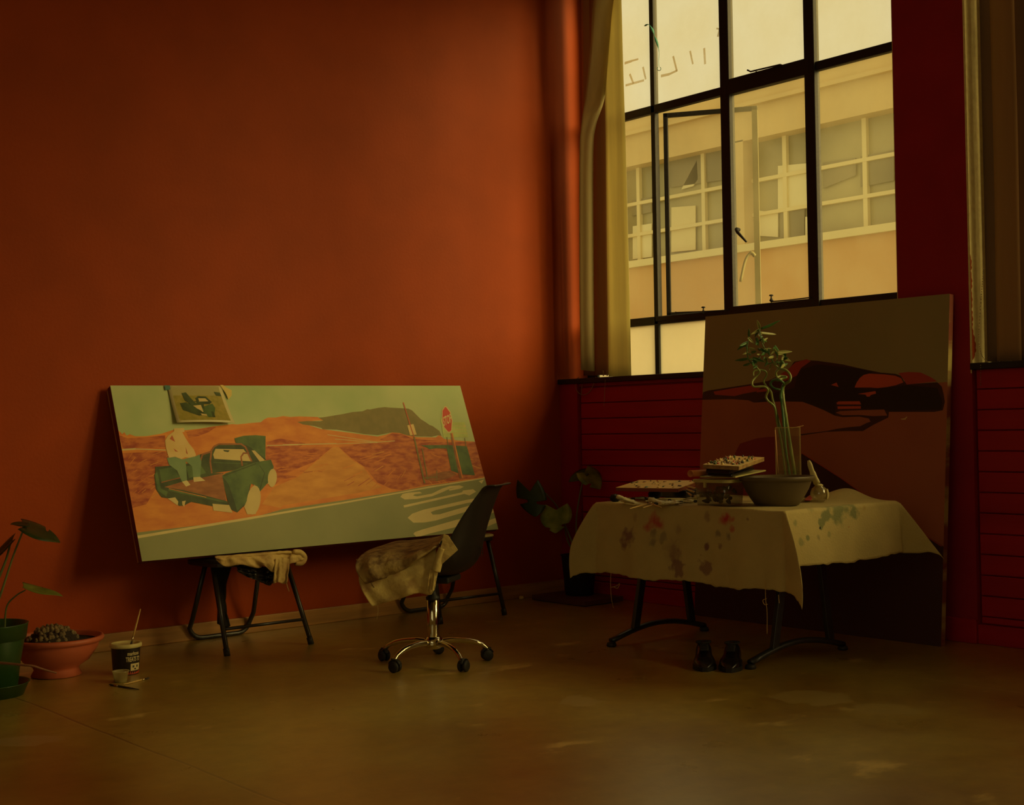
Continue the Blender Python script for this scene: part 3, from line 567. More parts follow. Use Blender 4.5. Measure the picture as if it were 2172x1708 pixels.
for px in (1279, 1287): MB().tube([on(px, 786, 0, .08), on(px+1, 798, 0, .08)], .004, 5).build('slat_weight', m_chain, b1)
MB().tube([on(1284, 805, 0, -.03), on(1281, 862, 0, -.03)], .0015, 4).build('cord', m_chain, b1)
slat('slat', ext([(1233, 0), (1234, 150), (1235, 300), (1236, 500), (1237, 650), (1238, 797)], 0), ext([(1264, 0), (1264, 150), (1264, 300), (1266, 500), (1266, 650), (1268, 797)], 0), .16, .15, m_bl2, b1, .004)  # extra brown slat, added to darken the gap behind the first slat
b2 = thing('vertical_blind', (.1, -3.5, ZH-.06), 'brown closed vertical blind over the window at the right edge', 'blind')
MB().box((.11, -5.5, ZH-.07), (.17, -3.03, ZH-.02)).build('head_rail', m_steel, b2)
m_sl = [m_bl2, sheet('dark_blind_fabric', (.17, .095, .05), .02, rough=.8)]
def S2(xl, xr, yb, k, xx): slat('slat', [(xl-24, -370), (xl-16, 0), (xl-8, 300), (xl-3, 600), (xl, yb)], [(xr-24, -370), (xr-16, 0), (xr-8, 300), (xr-3, 600), (xr, yb)], xx, xx-.01, m_sl[k], b2, .006)
S2(2089, 2120, 768, 1, .15); S2(2115, 2167, 766, 0, .13); S2(2160, 2215, 768, 1, .16); S2(2205, 2262, 768, 0, .13)
for k in range(0): 
    y = -3.37-k*.118; MB().grid(lambda a, b: (.14-.006*math.sin(a*3.14)+.012*(k % 2), y-.125*a, 1.42+3.02*b), 4, 4).build('slat', m_sl[k % 2], b2, smooth=True, solid=.0012)
bt = MB()
ch = smooth_path([on(x, y, 0, .01) for x, y in ((2086, 570), (2080, 650), (2076, 715), (2080, 745), (2088, 762), (2108, 776), (2123, 781), (2138, 772), (2146, 765))], 5)
def beads(pts, r, st):
    tot = 0
    for a, b in zip(pts, pts[1:]):
        d = (b-a).length; n = max(1, int(d/st))
        for i in range(n):
            c = a.lerp(b, i/n); bt.lathe([(.0005, -r), (r*.8, -r*.5), (r*.8, r*.5), (.0005, r)], c, 5)
beads(ch, .0032, .012); bt.build('bead_chain', m_chain, b2); bt = MB(); beads([on(2080, 775, 0, -.03), on(2080, 822, 0, -.03)], .003, .012); bt.build('bead_chain', m_chain, b2)

# ------------------------------------------------------------ folding stools
m_bm = mat('black_tube_metal', (.02, .015, .01), rough=.38, spec=.5, metal=.0, coat=.15); m_seat = mat('tan_vinyl', (.42, .34, .14), rough=.5); m_rub = mat('black_rubber', (.012, .01, .008), rough=.6)
def stool(name, x0, x1, yf, yb, zs, label, seat_y, m_seat=m_seat):
    xm = (x0+x1)/2; t = thing(name, (xm, (yf+yb)/2, 0), label, 'stool', 'folding stools under the painting')
    r = .0125; ya, yc = seat_y[0]+.09, seat_y[1]-.10
    for x, xt in ((x0, x0+.03), (x1, x1-.03)):
        lg = MB().tube([(x, yf, .012), (xt, ya, zs-.035)], r, 12).build('leg', m_bm, t, smooth=True)
        MB().tube([(x, yf-.001, 0), (x+(xt-x)*.07, yf+(ya-yf)*.07, .035)], r*1.25, 12).build('foot_cap', m_rub, lg, smooth=True)
    f = (.115)/(zs-.035); MB().tube([(x0+.008, yf+(ya-yf)*.27, .125), (x1-.008, yf+(ya-yf)*.27, .125)], .008, 10).build('stretcher', m_bm, t, smooth=True)
    u0, u1 = x0+.08, x1-.04; R = .075; pts = [(u0+.02, yc, zs-.035), (u0, yb+(yc-yb)*.25, .12)]
    pts += [(u0+R-R*math.cos(a), yb+.0, R+r-R*math.sin(a)) for a in [i*math.pi/2/6 for i in range(1, 7)]]
    pts += [(u1-R+R*math.sin(a), yb, R+r-R*math.cos(a)) for a in [i*math.pi/2/6 for i in range(0, 6)]]
    pts += [(u1, yb+(yc-yb)*.25, .12), (u1-.02, yc, zs-.035)]
    MB().tube(pts, r, 12).build('rear_frame', m_bm, t, smooth=True)
    def out(k, ins):
        P = []; w2, d2 = (x1-x0)/2+.0-ins, (seat_y[1]-seat_y[0])/2-ins; yc_ = (seat_y[0]+seat_y[1])/2
        for i in range(28):
            a = i*2*math.pi/28; c, s = math.cos(a), math.sin(a); e = .45
            P.append((xm+w2*math.copysign(abs(c)**e, c), yc_+d2*math.copysign(abs(s)**e, s), k))
        return P
    MB().prism(out(zs-.035, .004), (0, 0, .022)).build('seat_rim', m_bm, t, bevel=.004)
    MB().prism(out(zs-.0135, 0), (0, 0, .0135)).build('seat', m_seat, t, bevel=.005)
    return t
st1 = stool('folding_stool', -2.81, -2.327, -.59, -.035, .456, 'black tubular folding stool under the left half of the desert painting, draped with rags', (-.49, -.09), m_rub)
st2 = stool('folding_stool', -1.43, -.954, -.52, -.035, .475, 'black tubular folding stool behind the swivel chair, tan seat bare', (-.50, -.09))
# crumpled cloth on the first stool
m_rag = mat('stained_canvas_cloth', (.62, .44, .15), rough=.85, col2=(.26, .12, .04), scale=9, bump=.9, bscale=26, rampl=.42, ramph=.75)
m_bag = mat('black_plastic', (.015, .013, .01), rough=.25)
def ragsheet(top, bot, mid, m, name, nu=26, nv=12, amp=.010, th=.003, parent=None, seed=1, fr=14):
    T, B_ = smooth_path(top, 8), smooth_path(bot, 8); Mi = smooth_path(mid, 8) if mid else None; rr = random.Random(seed); ph_ = [rr.uniform(0, 6) for _ in range(6)]
    def g(P, a): x = a*(len(P)-1); i = min(int(x), len(P)-2); return P[i].lerp(P[i+1], x-i)
    def fn(a, b):
        t, q = g(T, a), g(B_, a)
        if Mi:
            mm = g(Mi, a); p = t*(1-b)*(1-b)+(2*mm-(t+q)*.5)*2*b*(1-b)+q*b*b
        else: p = t.lerp(q, b)
        k = amp*(.35+b)*(math.sin(a*fr+ph_[0]+2*b)+.6*math.sin(a*fr*2.3+ph_[1]-3*b)+.4*math.sin(b*17+ph_[2]+a*9))
        return p-Vector((FW.x, FW.y, 0))*k+Vector((0, 0, k*.25))
    return MB().grid(fn, nu*2, nv*2).build(name, m, parent, smooth=True, solid=th)
yq = -.512
t = thing('crumpled_rag', (-2.45, -.5, .46), 'cream crumpled rag hanging over the front of the left folding stool', 'rag')
Z = lambda pts, y: [on(px, py, 1, y) for px, py in pts]
ragsheet(Z([(458, 1183), (500, 1178), (560, 1172), (620, 1170), (640, 1174)], -.44), Z([(458, 1188), (478, 1202), (515, 1199), (545, 1205), (560, 1200), (578, 1214), (595, 1205), (612, 1199), (632, 1192), (646, 1188)], -.54), Z([(456, 1181), (520, 1182), (600, 1180), (645, 1176)], -.53), m_rag, 'draped_edge', parent=t, amp=.009, seed=4, fr=22)
ragsheet(Z([(585, 1185), (600, 1184), (615, 1186)], -.55), Z([(578, 1238), (590, 1236), (600, 1238), (610, 1237)], -.56), None, m_rag, 'hanging_tail', parent=t, amp=.008, seed=9, nu=8, fr=9)
MB().tube(smooth_path([Vector(p) for p in Z([(460, 1184), (500, 1181), (560, 1176), (600, 1172), (640, 1173)], -.515)], 5), [.008+.006*abs(math.sin(i*1.7)) for i in range(21)], 8, flat=.7).build('rolled_fold', m_rag, t, smooth=True)
MB().tube(smooth_path([Vector(p) for p in Z([(622, 1170), (636, 1172), (645, 1182), (640, 1194), (626, 1196)], -.53)], 5), [.010+.007*math.sin(i/20*3.1) for i in range(21)], 8).build('bunched_corner', m_rag, t, smooth=True)
MB().tube(smooth_path([Vector(p) for p in Z([(607, 1236), (610, 1246), (613, 1255)], -.56)], 4), .0018, 5).build('loose_thread', m_rag, t)
t = thing('plastic_bag', (-2.45, -.48, .42), 'black plastic bag bunched under the cream rag on the left folding stool', 'bag')
ragsheet(Z([(500, 1196), (540, 1200), (580, 1205), (612, 1206)], -.48), Z([(506, 1214), (530, 1226), (556, 1236), (572, 1241), (590, 1215)], -.50), None, m_bag, 'bag_body', parent=t, amp=.012, seed=2, nu=14, fr=20)
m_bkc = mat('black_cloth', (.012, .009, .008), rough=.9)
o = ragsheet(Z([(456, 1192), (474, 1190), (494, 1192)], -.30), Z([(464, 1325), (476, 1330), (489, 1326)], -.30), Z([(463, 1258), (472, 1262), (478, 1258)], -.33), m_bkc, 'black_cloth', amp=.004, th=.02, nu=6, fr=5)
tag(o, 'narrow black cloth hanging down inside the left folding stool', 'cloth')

# ------------------------------------------------------------ swivel chair
m_ch = mat('black_plastic_shell', (.018, .013, .010), rough=.45, spec=.35, bump=.04, bscale=90); m_chr = mat('chrome', (.62, .58, .42), rough=.10, metal=1)
CC = Vector((-2.22, -1.49, 0)); LF = -Vector((RT.x, RT.y, 0)).normalized(); AW = Vector((FW.x, FW.y, 0)).normalized()
hd = (LF*.965+AW*.26).normalized(); sd = Vector((-hd.y, hd.x, 0)); ZV = Vector((0, 0, 1))
if sd.dot(AW) > 0: sd = -sd                       # sd points to the camera side
def cp(f, s, z): return CC+hd*f+sd*s+ZV*z         # forward, towards camera, up
ch = thing('swivel_chair', CC, 'black plastic shell swivel chair on a five-star chrome base, in front of the desert painting', 'chair')
# shell: profile from front lip to back top
prof = [(.235, .418, .185), (.20, .438, .20), (.12, .437, .215), (.02, .425, .225), (-.08, .42, .23), (-.15, .435, .235), (-.20, .475, .24), (-.225, .54, .24), (-.245, .62, .225), (-.27, .70, .205), (-.295, .77, .185), (-.315, .82, .165), (-.335, .835, .15), (-.355, .838, .135)]
side = [.0, .0, .012, .03, .055, .085, .10, .095, .075, .055, .035, .018, .006, 0]     # how far the edge wraps up / forward
PC = smooth_path([Vector((f, z, w_)) for f, z, w_ in prof], 3); SC = smooth_path([Vector((s, 0, 0)) for s in side], 3); NP = len(PC)-1
def shell(a, b):
    i = int(round(b*NP)); f, z, hw = PC[i]; e = SC[i].x; s = (a*2-1); k = abs(s)**2.6
    j = min(i+1, NP); h = max(i-1, 0); tf, tz = PC[j].x-PC[h].x, PC[j].y-PC[h].y; L_ = math.hypot(tf, tz); nf, nz = tz/L_, -tf/L_    # inward normal: up for the seat, forward for the back
    return cp(f+nf*e*k, s*hw*(1-.10*k*(e > .02)), z+nz*e*k)
MB().grid(shell, 22, NP).build('shell', m_ch, ch, smooth=True, solid=.008, sub=1)
# moulded square mark on the rear of the shell
mk = MB()
for k_ in (.022, .014):
    P_ = [cp(-.243+.0, -.0+dx, .53+dz) for dx, dz in ((-k_, -k_), (k_, -k_), (k_, k_), (-k_, k_))]
    mk.tube(P_, .0012, 5, closed=True)
mk.build('moulded_mark', m_ch, ch)
MB().obox(cp(-.11, -.10, .385), hd*.22, sd*.20, ZV*.03).build('seat_mount', m_rub, ch, bevel=.008)
MB().tube([cp(0, 0, .30), cp(0, 0, .395)], .014, 16).build('gas_piston', m_chr, ch, smooth=True)
MB().lathe([(.025, .295), (.031, .300), (.033, .312), (.020, .322), (.016, .34), (.016, .395)], CC, 24).build('collar', m_rub, ch, smooth=True)
MB().lathe([(.025, .075), (.029, .08), (.029, .30), (.026, .302)], CC, 32).build('column', m_chr, ch, smooth=True)
MB().lathe([(.030, .070), (.042, .078), (.046, .095), (.045, .112), (.034, .122), (.031, .126)], CC, 32).build('hub', m_chr, ch, smooth=True)
cst = [Vector((-2.498, -1.501, 0)), Vector((-2.264, -1.741, 0)), Vector((-1.957, -1.624, 0)), Vector((-2.028, -1.326, 0))]
a0 = math.atan2(-1.741+1.49, -2.264+2.22)
for k_ in range(5):
    a = a0+k_*2*math.pi/5+.02; d = Vector((math.cos(a), math.sin(a), 0)); R = .265
    leg = MB().tube(smooth_path([CC+d*.03+ZV*.100, CC+d*.10+ZV*.104, CC+d*.18+ZV*.094, CC+d*.235+ZV*.074, CC+d*R+ZV*.048], 6), [.014]*7+[.013]*9+[.011]*9, 12).build('leg', m_chr, ch, smooth=True)
    cc = CC+d*(R+.004); wa = a+(.5, 1.7, .35, 1.1, .2)[k_]; ax = Vector((math.cos(wa), math.sin(wa), 0)); tr2 = Vector((-ax.y, ax.x, 0))
    cb = MB()
    for sg in (-1, 1):
        c_ = cc+ax*sg*.014+tr2*.012+ZV*.026; cb.lathe([(.010, -.009), (.022, -.009), (.026, -.004), (.026, .004), (.021, .008), (.008, .009)], c_, 20, axis=ax*sg)
    cb.tube([cc+tr2*.012+ZV*.026-ax*.012, cc+tr2*.012+ZV*.026+ax*.012], .006, 8)
    c5 = cb.build('caster', m_rub, leg, smooth=True)
    hood = MB(); H_ = [cc+tr2*(.012+.030*math.cos(t_))+ZV*(.028+.030*math.sin(t_)) for t_ in [math.pi*(.1+.8*i/8) for i in range(9)]]
    hood.grid(lambda u, v: H_[int(round(v*8))]+ax*(u-.5)*.022, 2, 8); hood.tube([cc+ZV*.045, cc+ZV*.06], .007, 8)
    hood.build('caster_hood', m_rub, leg, smooth=True, solid=.004)
# stained cloth thrown over the chair seat: two layers
m_cc = mat('paint_stained_cotton', (.60, .46, .16), rough=.85, col2=(.30, .16, .06), scale=16, detail=10, bump=.8, bscale=22, rampl=.48, ramph=.75); m_cc2 = mat('stiff_stained_cotton', (.42, .30, .10), rough=.85, col2=(.13, .07, .03), scale=20, bump=1.2, bscale=30, rampl=.38, ramph=.68, stretch=(1, 1, .6), detail=10)
t = thing('seat_cloth', cp(.05, 0, .44), 'paint-stained cream cloth draped over the seat of the swivel chair', 'cloth')
V = lambda pts, s: [vp(px, py, CC+sd*s) for px, py in pts]
ragsheet(V([(809, 1158), (840, 1149), (880, 1146), (925, 1140), (944, 1133)], -.21), V([(775, 1238), (800, 1232), (840, 1216), (880, 1194), (915, 1168), (930, 1158)], .245), V([(756, 1190), (800, 1184), (860, 1176), (915, 1158), (935, 1146)], .20), m_cc2, 'upper_layer', parent=t, amp=.010, seed=5, fr=13, th=.004)
ragsheet(V([(772, 1208), (800, 1206), (850, 1200), (890, 1185), (924, 1160)], .225), V([(789, 1286), (808, 1281), (840, 1273), (865, 1265), (890, 1258), (912, 1262), (921, 1250)], .235), V([(762, 1236), (800, 1240), (850, 1232), (893, 1222), (926, 1206)], .24), m_cc, 'lower_layer', parent=t, amp=.007, seed=8, fr=9, th=.003)
MB().grid(lambda a, b: vp(756+a*20+b*b*16+2*math.sin(b*8), 1186+b*55+a*6, CC+sd*(.24-.30*(1-a))), 6, 8).build('front_fold', m_cc2, t, smooth=True, solid=.004)
MB().tube(smooth_path(V([(938, 1163), (932, 1180), (928, 1200), (925, 1212)], .25), 5), [.017]*8+[.02]*8, 12).build('rolled_end', m_cc, t, smooth=True)
tri = V([(941, 1133), (950, 1136), (971, 1167), (936, 1198), (932, 1170), (938, 1150)], .262)
MB().prism(tri, sd*-.004).build('turned_corner', m_cc, t)
ragsheet(V([(912, 1208), (920, 1212), (929, 1212)], .255), V([(906, 1250), (914, 1262), (922, 1248)], .25), None, m_cc, 'inner_tail', parent=t, nu=6, nv=6, amp=.006, seed=3, fr=8)
MB().tube(smooth_path(V([(801, 1284), (802, 1298), (799, 1314)], .235), 4), .0012, 4).build('loose_thread', m_cc, t)

# ------------------------------------------------------------ leaves and plants
m_gl = sheet('dark_green_leaf', (.03, .06, .015), .22, rough=.35, var=.2, scale=10); m_gl2 = sheet('bright_green_leaf', (.14, .20, .03), .3, rough=.25, col2=(.34, .40, .08), scale=9); m_stem = mat('green_stem', (.14, .17, .05), rough=.4); m_soil = mat('dark_soil', (.03, .018, .01), rough=1, bump=1, bscale=60)
def leaf(base, tip, wvec, name, m, parent, wid=None, notch=(), heart=.18, fold=.15, droop=.1, n=60):
    base, tip, wv = Vector(base), Vector(tip), Vector(wvec); ax = tip-base; nrm = ax.cross(wv).normalized(); Ln = ax.length
    if nrm.z < 0: nrm = -nrm
    def W(t, side):
        w_ = math.sin(math.pi*min(1, (t*.86+.14))**.8)**.75 if t < 1 else 0
        for (s_, t0, d_, dp_) in notch:
            if s_ == side and abs(t-t0) < d_: w_ *= 1-dp_*(1-((t-t0)/d_)**4)
        return max(w_, .004)
    v = []; f = []
    for i in range(n+1):
        t_ = i/n
        for j in range(-3, 4):
            a = j/3; s_ = 1 if a > 0 else -1; w_ = W(t_, s_)
            back = -heart*(1-t_)**3*abs(a)
            v.append(base+ax*(t_+back)+wv*a*w_+nrm*(fold*Ln*abs(a)*w_-droop*Ln*t_*t_-.22*Ln*a*a*w_*w_*.5))
    for i in range(n):
        for j in range(6): q_ = i*7+j; f.append((q_, q_+1, q_+8, q_+7))
    return MB().add(v, f).build(name, m, parent, smooth=True, solid=.0012)
def stem(pts, r, parent, name='stem', m=None):
    P_ = smooth_path(pts, 6); return MB().tube(P_, [r*(1-.4*i/len(P_)) for i in range(len(P_))], 8).build(name, m or m_stem, parent, smooth=True)
# green pot with monstera at the left edge
GC = Vector((-4.005, -.74, 0))
g = thing('potted_monstera', GC, 'monstera in a green plastic pot and saucer at the left edge, beside the terracotta bowl', 'potted plant')
m_gp = mat('green_plastic_pot', (.022, .065, .014), rough=.35, spec=.5)
gz = [(.098, .012), (.105, .02), (.128, .235), (.142, .238), (.150, .30), (.153, .303), (.150, .305), (.144, .303), (.136, .24), (.10, .03)]
MB().lathe(gz, GC, 48).build('pot', m_gp, g, smooth=True); MB().lathe([(.10, .0), (.13, .0), (.152, .052), (.157, .054), (.155, .056), (.149, .053), (.125, .008), (.10, .006)], GC, 48).build('saucer', m_gp, g, smooth=True)
MB().lathe([(.02, .262), (.13, .26), (.138, .262)], GC, 32).build('soil', m_soil, g, smooth=True)
G = lambda px, py, dy=0: vp(px, py, GC+AW*dy)
stem([GC+Vector((-.02, 0, .262)), G(0, 1265), G(28, 1180), G(52, 1118)], .006, g)
stem([GC+Vector((-.05, .02, .262)), G(-6, 1235), G(12, 1190), G(23, 1150)], .007, g)
stem([GC+Vector((.05, -.02, .262)), G(14, 1288), G(34, 1264), G(54, 1252)], .0045, g)
leaf(G(54, 1117), G(131, 1141, .02), (G(70, 1092, .16)-G(62, 1130, -.16))*.42, 'leaf', m_gl, g, notch=((1, .60, .05, .55),), droop=.14, fold=.10)
leaf(G(58, 1114), G(22, 1111, .0), (G(60, 1100, .1)-G(60, 1124, -.1))*.22, 'leaf', m_gl, g, droop=.05)
leaf(G(50, 1246), G(131, 1272), (G(60, 1236, .09)-G(60, 1262, -.09))*.30, 'leaf', m_gl2, g, droop=-.08, heart=.05)
leaf(G(26, 1149), G(-30, 1200), (G(0, 1150, .1)-G(0, 1180, -.1))*.3, 'leaf', m_gl, g)
stem([G(-20, 1405, -.12), G(20, 1408, -.14), G(48, 1411, -.15), G(70, 1413, -.15), G(95, 1421, -.13), G(120, 1428, -.11)], .006, g, 'aerial_root', mat('brown_root', (.22, .09, .04), rough=.7))
# terracotta bowl with clustered cactus
BC = Vector((-3.62, -.48, 0)); m_tc = mat('terracotta_plastic', (.52, .12, .05), rough=.5, var=.08, scale=5)
t = thing('potted_cactus', BC, 'terracotta bowl full of small clustered cactus heads, by the left wall', 'potted plant')
MB().lathe([(.10, 0), (.112, .004), (.098, .03), (.105, .045), (.145, .07), (.183, .125), (.188, .148), (.188, .150), (.205, .155), (.212, .166), (.208, .178), (.198, .180), (.192, .172), (.175, .13), (.10, .05)], BC, 56).build('bowl', m_tc, t, smooth=True)
MB().lathe([(.01, .158), (.185, .155), (.188, .156)], BC, 32).build('soil', m_soil, t, smooth=True)
m_cac = mat('brown_green_cactus', (.11, .075, .035), rough=.8, col2=(.26, .18, .08), scale=60, rampl=.4, ramph=.6, bump=.6, bscale=120)
rr = random.Random(5)
MB().lathe([(.128, .155), (.11, .175), (.075, .20), (.03, .213), (.001, .215)], BC+Vector((-.02, 0, 0)), 24, sy=.75).build('soil_mound', m_soil, t, smooth=True)
for i in range(98):
    a = rr.uniform(0, 6.28); q_ = math.sqrt(rr.random()); x, y = -.02+.115*q_*math.cos(a), .085*q_*math.sin(a); hh = .165+.062*(1-q_*q_)+rr.uniform(-.006, .008); r_ = rr.uniform(.0085, .0125)
    d_ = Vector((x*1.5, y*1.5, .5)).normalized()
    MB().lathe([(r_*.5, -.022), (r_*.95, -.012), (r_*1.05, -.003), (r_*.85, .004), (r_*.5, .009), (.001, .011)], BC+Vector((x, y, hh)), 9, axis=d_).build('cactus_head', m_cac, t, smooth=True)

# tub of dog treats with lid, brushes and a small cup
UC = Vector((-3.372, -.672, 0)); t = thing('treat_tub', UC, 'black printed plastic tub with a cream lid on the floor near the baseboard', 'tub')
m_tb = mat('black_printed_plastic', (.02, .014, .012), rough=.3); m_crm = mat('cream_print', (.66, .55, .28), rough=.4); m_rdp = mat('red_print', (.45, .06, .02), rough=.4); m_lid = mat('cream_plastic_lid', (.62, .54, .22), rough=.35)
MB().lathe([(.056, 0), (.058, .002), (.066, .128), (.067, .13)], UC, 40).build('tub_body', m_tb, t, smooth=True)
MB().lathe([(.066, .122), (.0715, .124), (.0725, .136), (.069, .142), (.060, .141), (.058, .137), (.01, .136)], UC, 40).build('lid', m_lid, t, smooth=True)
ang0 = math.atan2((CAM-UC).y, (CAM-UC).x)
def wrap(vs, fs, a_l, a_r, z_t, z_b, m, name, off=.0008):
    P_ = []
    for x, y in vs:
        a = ang0+a_l+(a_r-a_l)*x; z = z_t+(z_b-z_t)*y; r_ = .0575+.0085*z/.13+off; P_.append(UC+Vector((r_*math.cos(a), r_*math.sin(a), z)))
    return MB().add(P_, fs).build(name, m, t)
def wp(pts, m, name, off=.0008):
    wrap(pts, [tuple(range(len(pts)))], -1.3, 1.3, .13, 0, m, name, off)
v_, f_ = text_mesh('marltons'); wrap(v_, f_, .12, 1.05, .108, .090, m_crm, 'brand_lettering')
v_, f_ = text_mesh('TREATS TO'); wrap(v_, f_, .0, 1.2, .084, .062, m_crm, 'product_lettering')
def band(z0, z1, a0_, a1_, m, name, off=.0006, n=16, wave=0):
    q_ = MB(); q_.grid(lambda a, b: UC+Vector(((.0575+.0085*(z0+(z1-z0)*b)/.13+off)*math.cos(ang0+a0_+(a1_-a0_)*a), (.0575+.0085*(z0+(z1-z0)*b)/.13+off)*math.sin(ang0+a0_+(a1_-a0_)*a), z0+(z1-z0)*b+(wave*abs(math.sin(a*6.3)) if b > .5 else 0))), n, 1)
    return q_.build(name, m, t)
band(.004, .016, -1.4, 1.4, m_rdp, 'red_band', wave=.012); band(.020, .052, .35, 1.25, m_crm, 'dog_picture', .0007)
band(.034, .044, .5, .66, m_tb, 'printed_eye', .001, 4); band(.034, .044, .85, 1.0, m_tb, 'printed_eye', .001, 4); band(.024, .031, .66, .82, m_tb, 'printed_nose', .001, 4)
m_bw = mat('wooden_brush_handle', (.62, .40, .12), rough=.4); m_hair = mat('brush_hair', (.05, .03, .02), rough=.8); m_fer = mat('brush_ferrule', (.6, .5, .3), rough=.25, metal=1)
def brush(a, b, label, r=.0032, hm=None, hair=.16, group=None):
    a, b = Vector(a), Vector(b); t_ = thing('paint_brush', a, label, 'paint brush', group); d_ = b-a
    MB().tube([a+d_*(hair+.14), a+d_*.5, a+d_*.8, b], [r, r*1.15, r*.9, r*.5], 8).build('handle', hm or m_bw, t_, smooth=True)
    MB().tube([a+d_*hair, a+d_*(hair+.15)], r*1.1, 8).build('ferrule', m_fer, t_, smooth=True); MB().tube([a, a+d_*hair*.4, a+d_*(hair+.01)], [r*.3, r*1.3, r*1.1], 8).build('bristles', m_hair, t_, smooth=True); return t_
VU = lambda px, py, k=0: vp(px, py, UC+AW*k)
brush(VU(277, 1371, -.03)+Vector((0, 0, 0)), VU(298, 1292, .01), 'wooden brush standing on the lid of the treat tub', .004, hair=.12)
brush(on(318, 1438, 2, .004), on(262, 1452, 2, .004), 'orange wooden brush lying on the floor in front of the treat tub', .0035)
brush(on(231, 1452, 2, .004), on(295, 1463, 2, .004), 'dark brush lying on the floor, nearest the camera, before the small clear cup', .0035, m_hair)
SCp = on(256, 1447, 2, 0); m_cl = glassy('cloudy_plastic', (.66, .60, .28), .45, gloss=.08)
t = thing('sauce_cup', SCp, 'small cloudy plastic cup with red drips in front of the treat tub', 'cup')
MB().lathe([(.024, 0), (.026, .002), (.034, .045), (.038, .047), (.038, .050), (.033, .048), (.024, .004)], SCp, 28).build('cup_body', m_cl, t, smooth=True)
MB().lathe([(.024, .003), (.027, .014), (.001, .015)], SCp, 24).build('paint_dregs', mat('dried_olive_paint', (.4, .3, .08)), t, smooth=True)
o = MB().lathe([(.001, 0), (.012, .002), (.015, .012), (.010, .022), (.001, .024)], on(1106, 1272, 2, 0), 10, sx=1.2).build('crumb', mat('pale_crumb', (.7, .52, .15)), smooth=True); tag(o, 'small pale crumb on the floor by the right-hand stool', 'crumb')

# corner plant on a board
PC0 = Vector((-.19, -.36, 0)); t = thing('plant_board', Vector((-.22, -.40, 0)), 'low dark board on the floor in the corner under the plant pot', 'board')
MB().box((-.40, -.62, .004), (-.06, -.14, .035)).build('board_top', mat('dark_board', (.10, .035, .02), rough=.6), t, bevel=.003)
cst_ = MB()
for x in (-.38, -.10):
    for y in (-.58, -.2): MB().box((x, y, 0), (x+.02, y+.02, .005)).build('board_foot', m_rub, t)
t = thing('corner_monstera', PC0+Vector((0, 0, .035)), 'monstera in a black pot in the dark corner between the painting and the table', 'potted plant')
MB().lathe([(.085, .036), (.09, .04), (.112, .28), (.12, .285), (.118, .29), (.108, .285), (.09, .06)], PC0, 36).build('pot', m_rub, t, smooth=True)
MB().lathe([(.01, .262), (.108, .26)], PC0, 24).build('soil', m_soil, t, smooth=True)
Q = lambda px, py, k=0: vp(px, py, PC0+AW*k)
stem([PC0+Vector((0, 0, .26)), Q(1205, 1130), Q(1185, 1080), Q(1157, 1046, -.06)], .006, t)
stem([PC0+Vector((.01, 0, .26)), Q(1205, 1150), Q(1196, 1110, -.05), Q(1180, 1082, -.08)], .006, t)
stem([PC0+Vector((.01, 0, .26)), Q(1222, 1120), Q(1228, 1060), Q(1240, 1006)], .006, t)
leaf(Q(1124, 1043, -.08), Q(1135, 1096, -.14), (Q(1100, 1058, -.05)-Q(1160, 1058, -.11))*.52, 'leaf', m_gl, t, notch=((1, .45, .08, .7), (-1, .5, .07, .7)), heart=.5, droop=.05, fold=.02)
leaf(Q(1180, 1082, -.08), Q(1178, 1131, -.16), (Q(1147, 1096, -.06)-Q(1212, 1092, -.08))*.52, 'leaf', m_gl2, t, notch=((1, .8, .06, .35), (-1, .7, .07, .45)), heart=.25, droop=.02, fold=.12)
leaf(Q(1240, 1003), Q(1275, 1035, -.08), (Q(1225, 1026, -.1)-Q(1262, 1000, .1))*.48, 'leaf', m_gl2, t, droop=.08, notch=((1, .6, .06, .5),))
leaf(Q(1240, 1004), Q(1206, 1020, -.04), (Q(1215, 1000, .06)-Q(1230, 1030, -.06))*.3, 'leaf', m_gl, t, droop=.1)

# ------------------------------------------------------------ table
m_tf = mat('dark_blue_steel', (.018, .018, .022), rough=.4, spec=.6); m_tt = mat('laminate', (.35, .28, .12), rough=.5)
TX0, TX1, TY0, TY1, TZ = -1.355, -.50, -2.88, -1.72, .718
t = thing('folding_table', ((TX0+TX1)/2, (TY0+TY1)/2, 0), 'folding table with dark steel trestle legs under the paint-stained drop cloth', 'table')
MB().box((TX0+.004, TY0+.004, TZ-.03), (TX1-.004, TY1-.004, TZ-.003)).build('tabletop', m_tt, t, bevel=.006)
for yy in (-1.78, -2.66):
    pts = []
    for i in range(13):
        a = i/12; pts.append((-1.30+.70*a, yy+(.03 if yy < -2 else .03), .028+.055*math.sin(math.pi*a)))
    ft = MB().tube(pts, .020, 8, flat=.7).build('foot_bar', m_tf, t, smooth=True)
    for a in (0, 12):
        c = Vector(pts[a]); MB().lathe([(.022, -.028), (.026, -.024), (.022, -.010), (.01, -.006)], c, 16).build('foot_pad', m_rub, ft, smooth=True)
    for xa, xb in ((-1.13, -.99), (-.70, -.80)):
        MB().obox((xa-.022, yy+.018, .062), (.044, 0, 0), (0, .024, 0), (xb-xa, 0, TZ-.092)).build('leg', m_tf, t, bevel=.003)
    MB().box((-1.05, yy+.015, TZ-.06), (-.74, yy+.045, TZ-.03)).build('top_rail', m_tf, t)
MB().box((-.92, -2.63, TZ-.055), (-.88, -1.75, TZ-.03)).build('long_rail', m_tf, t)

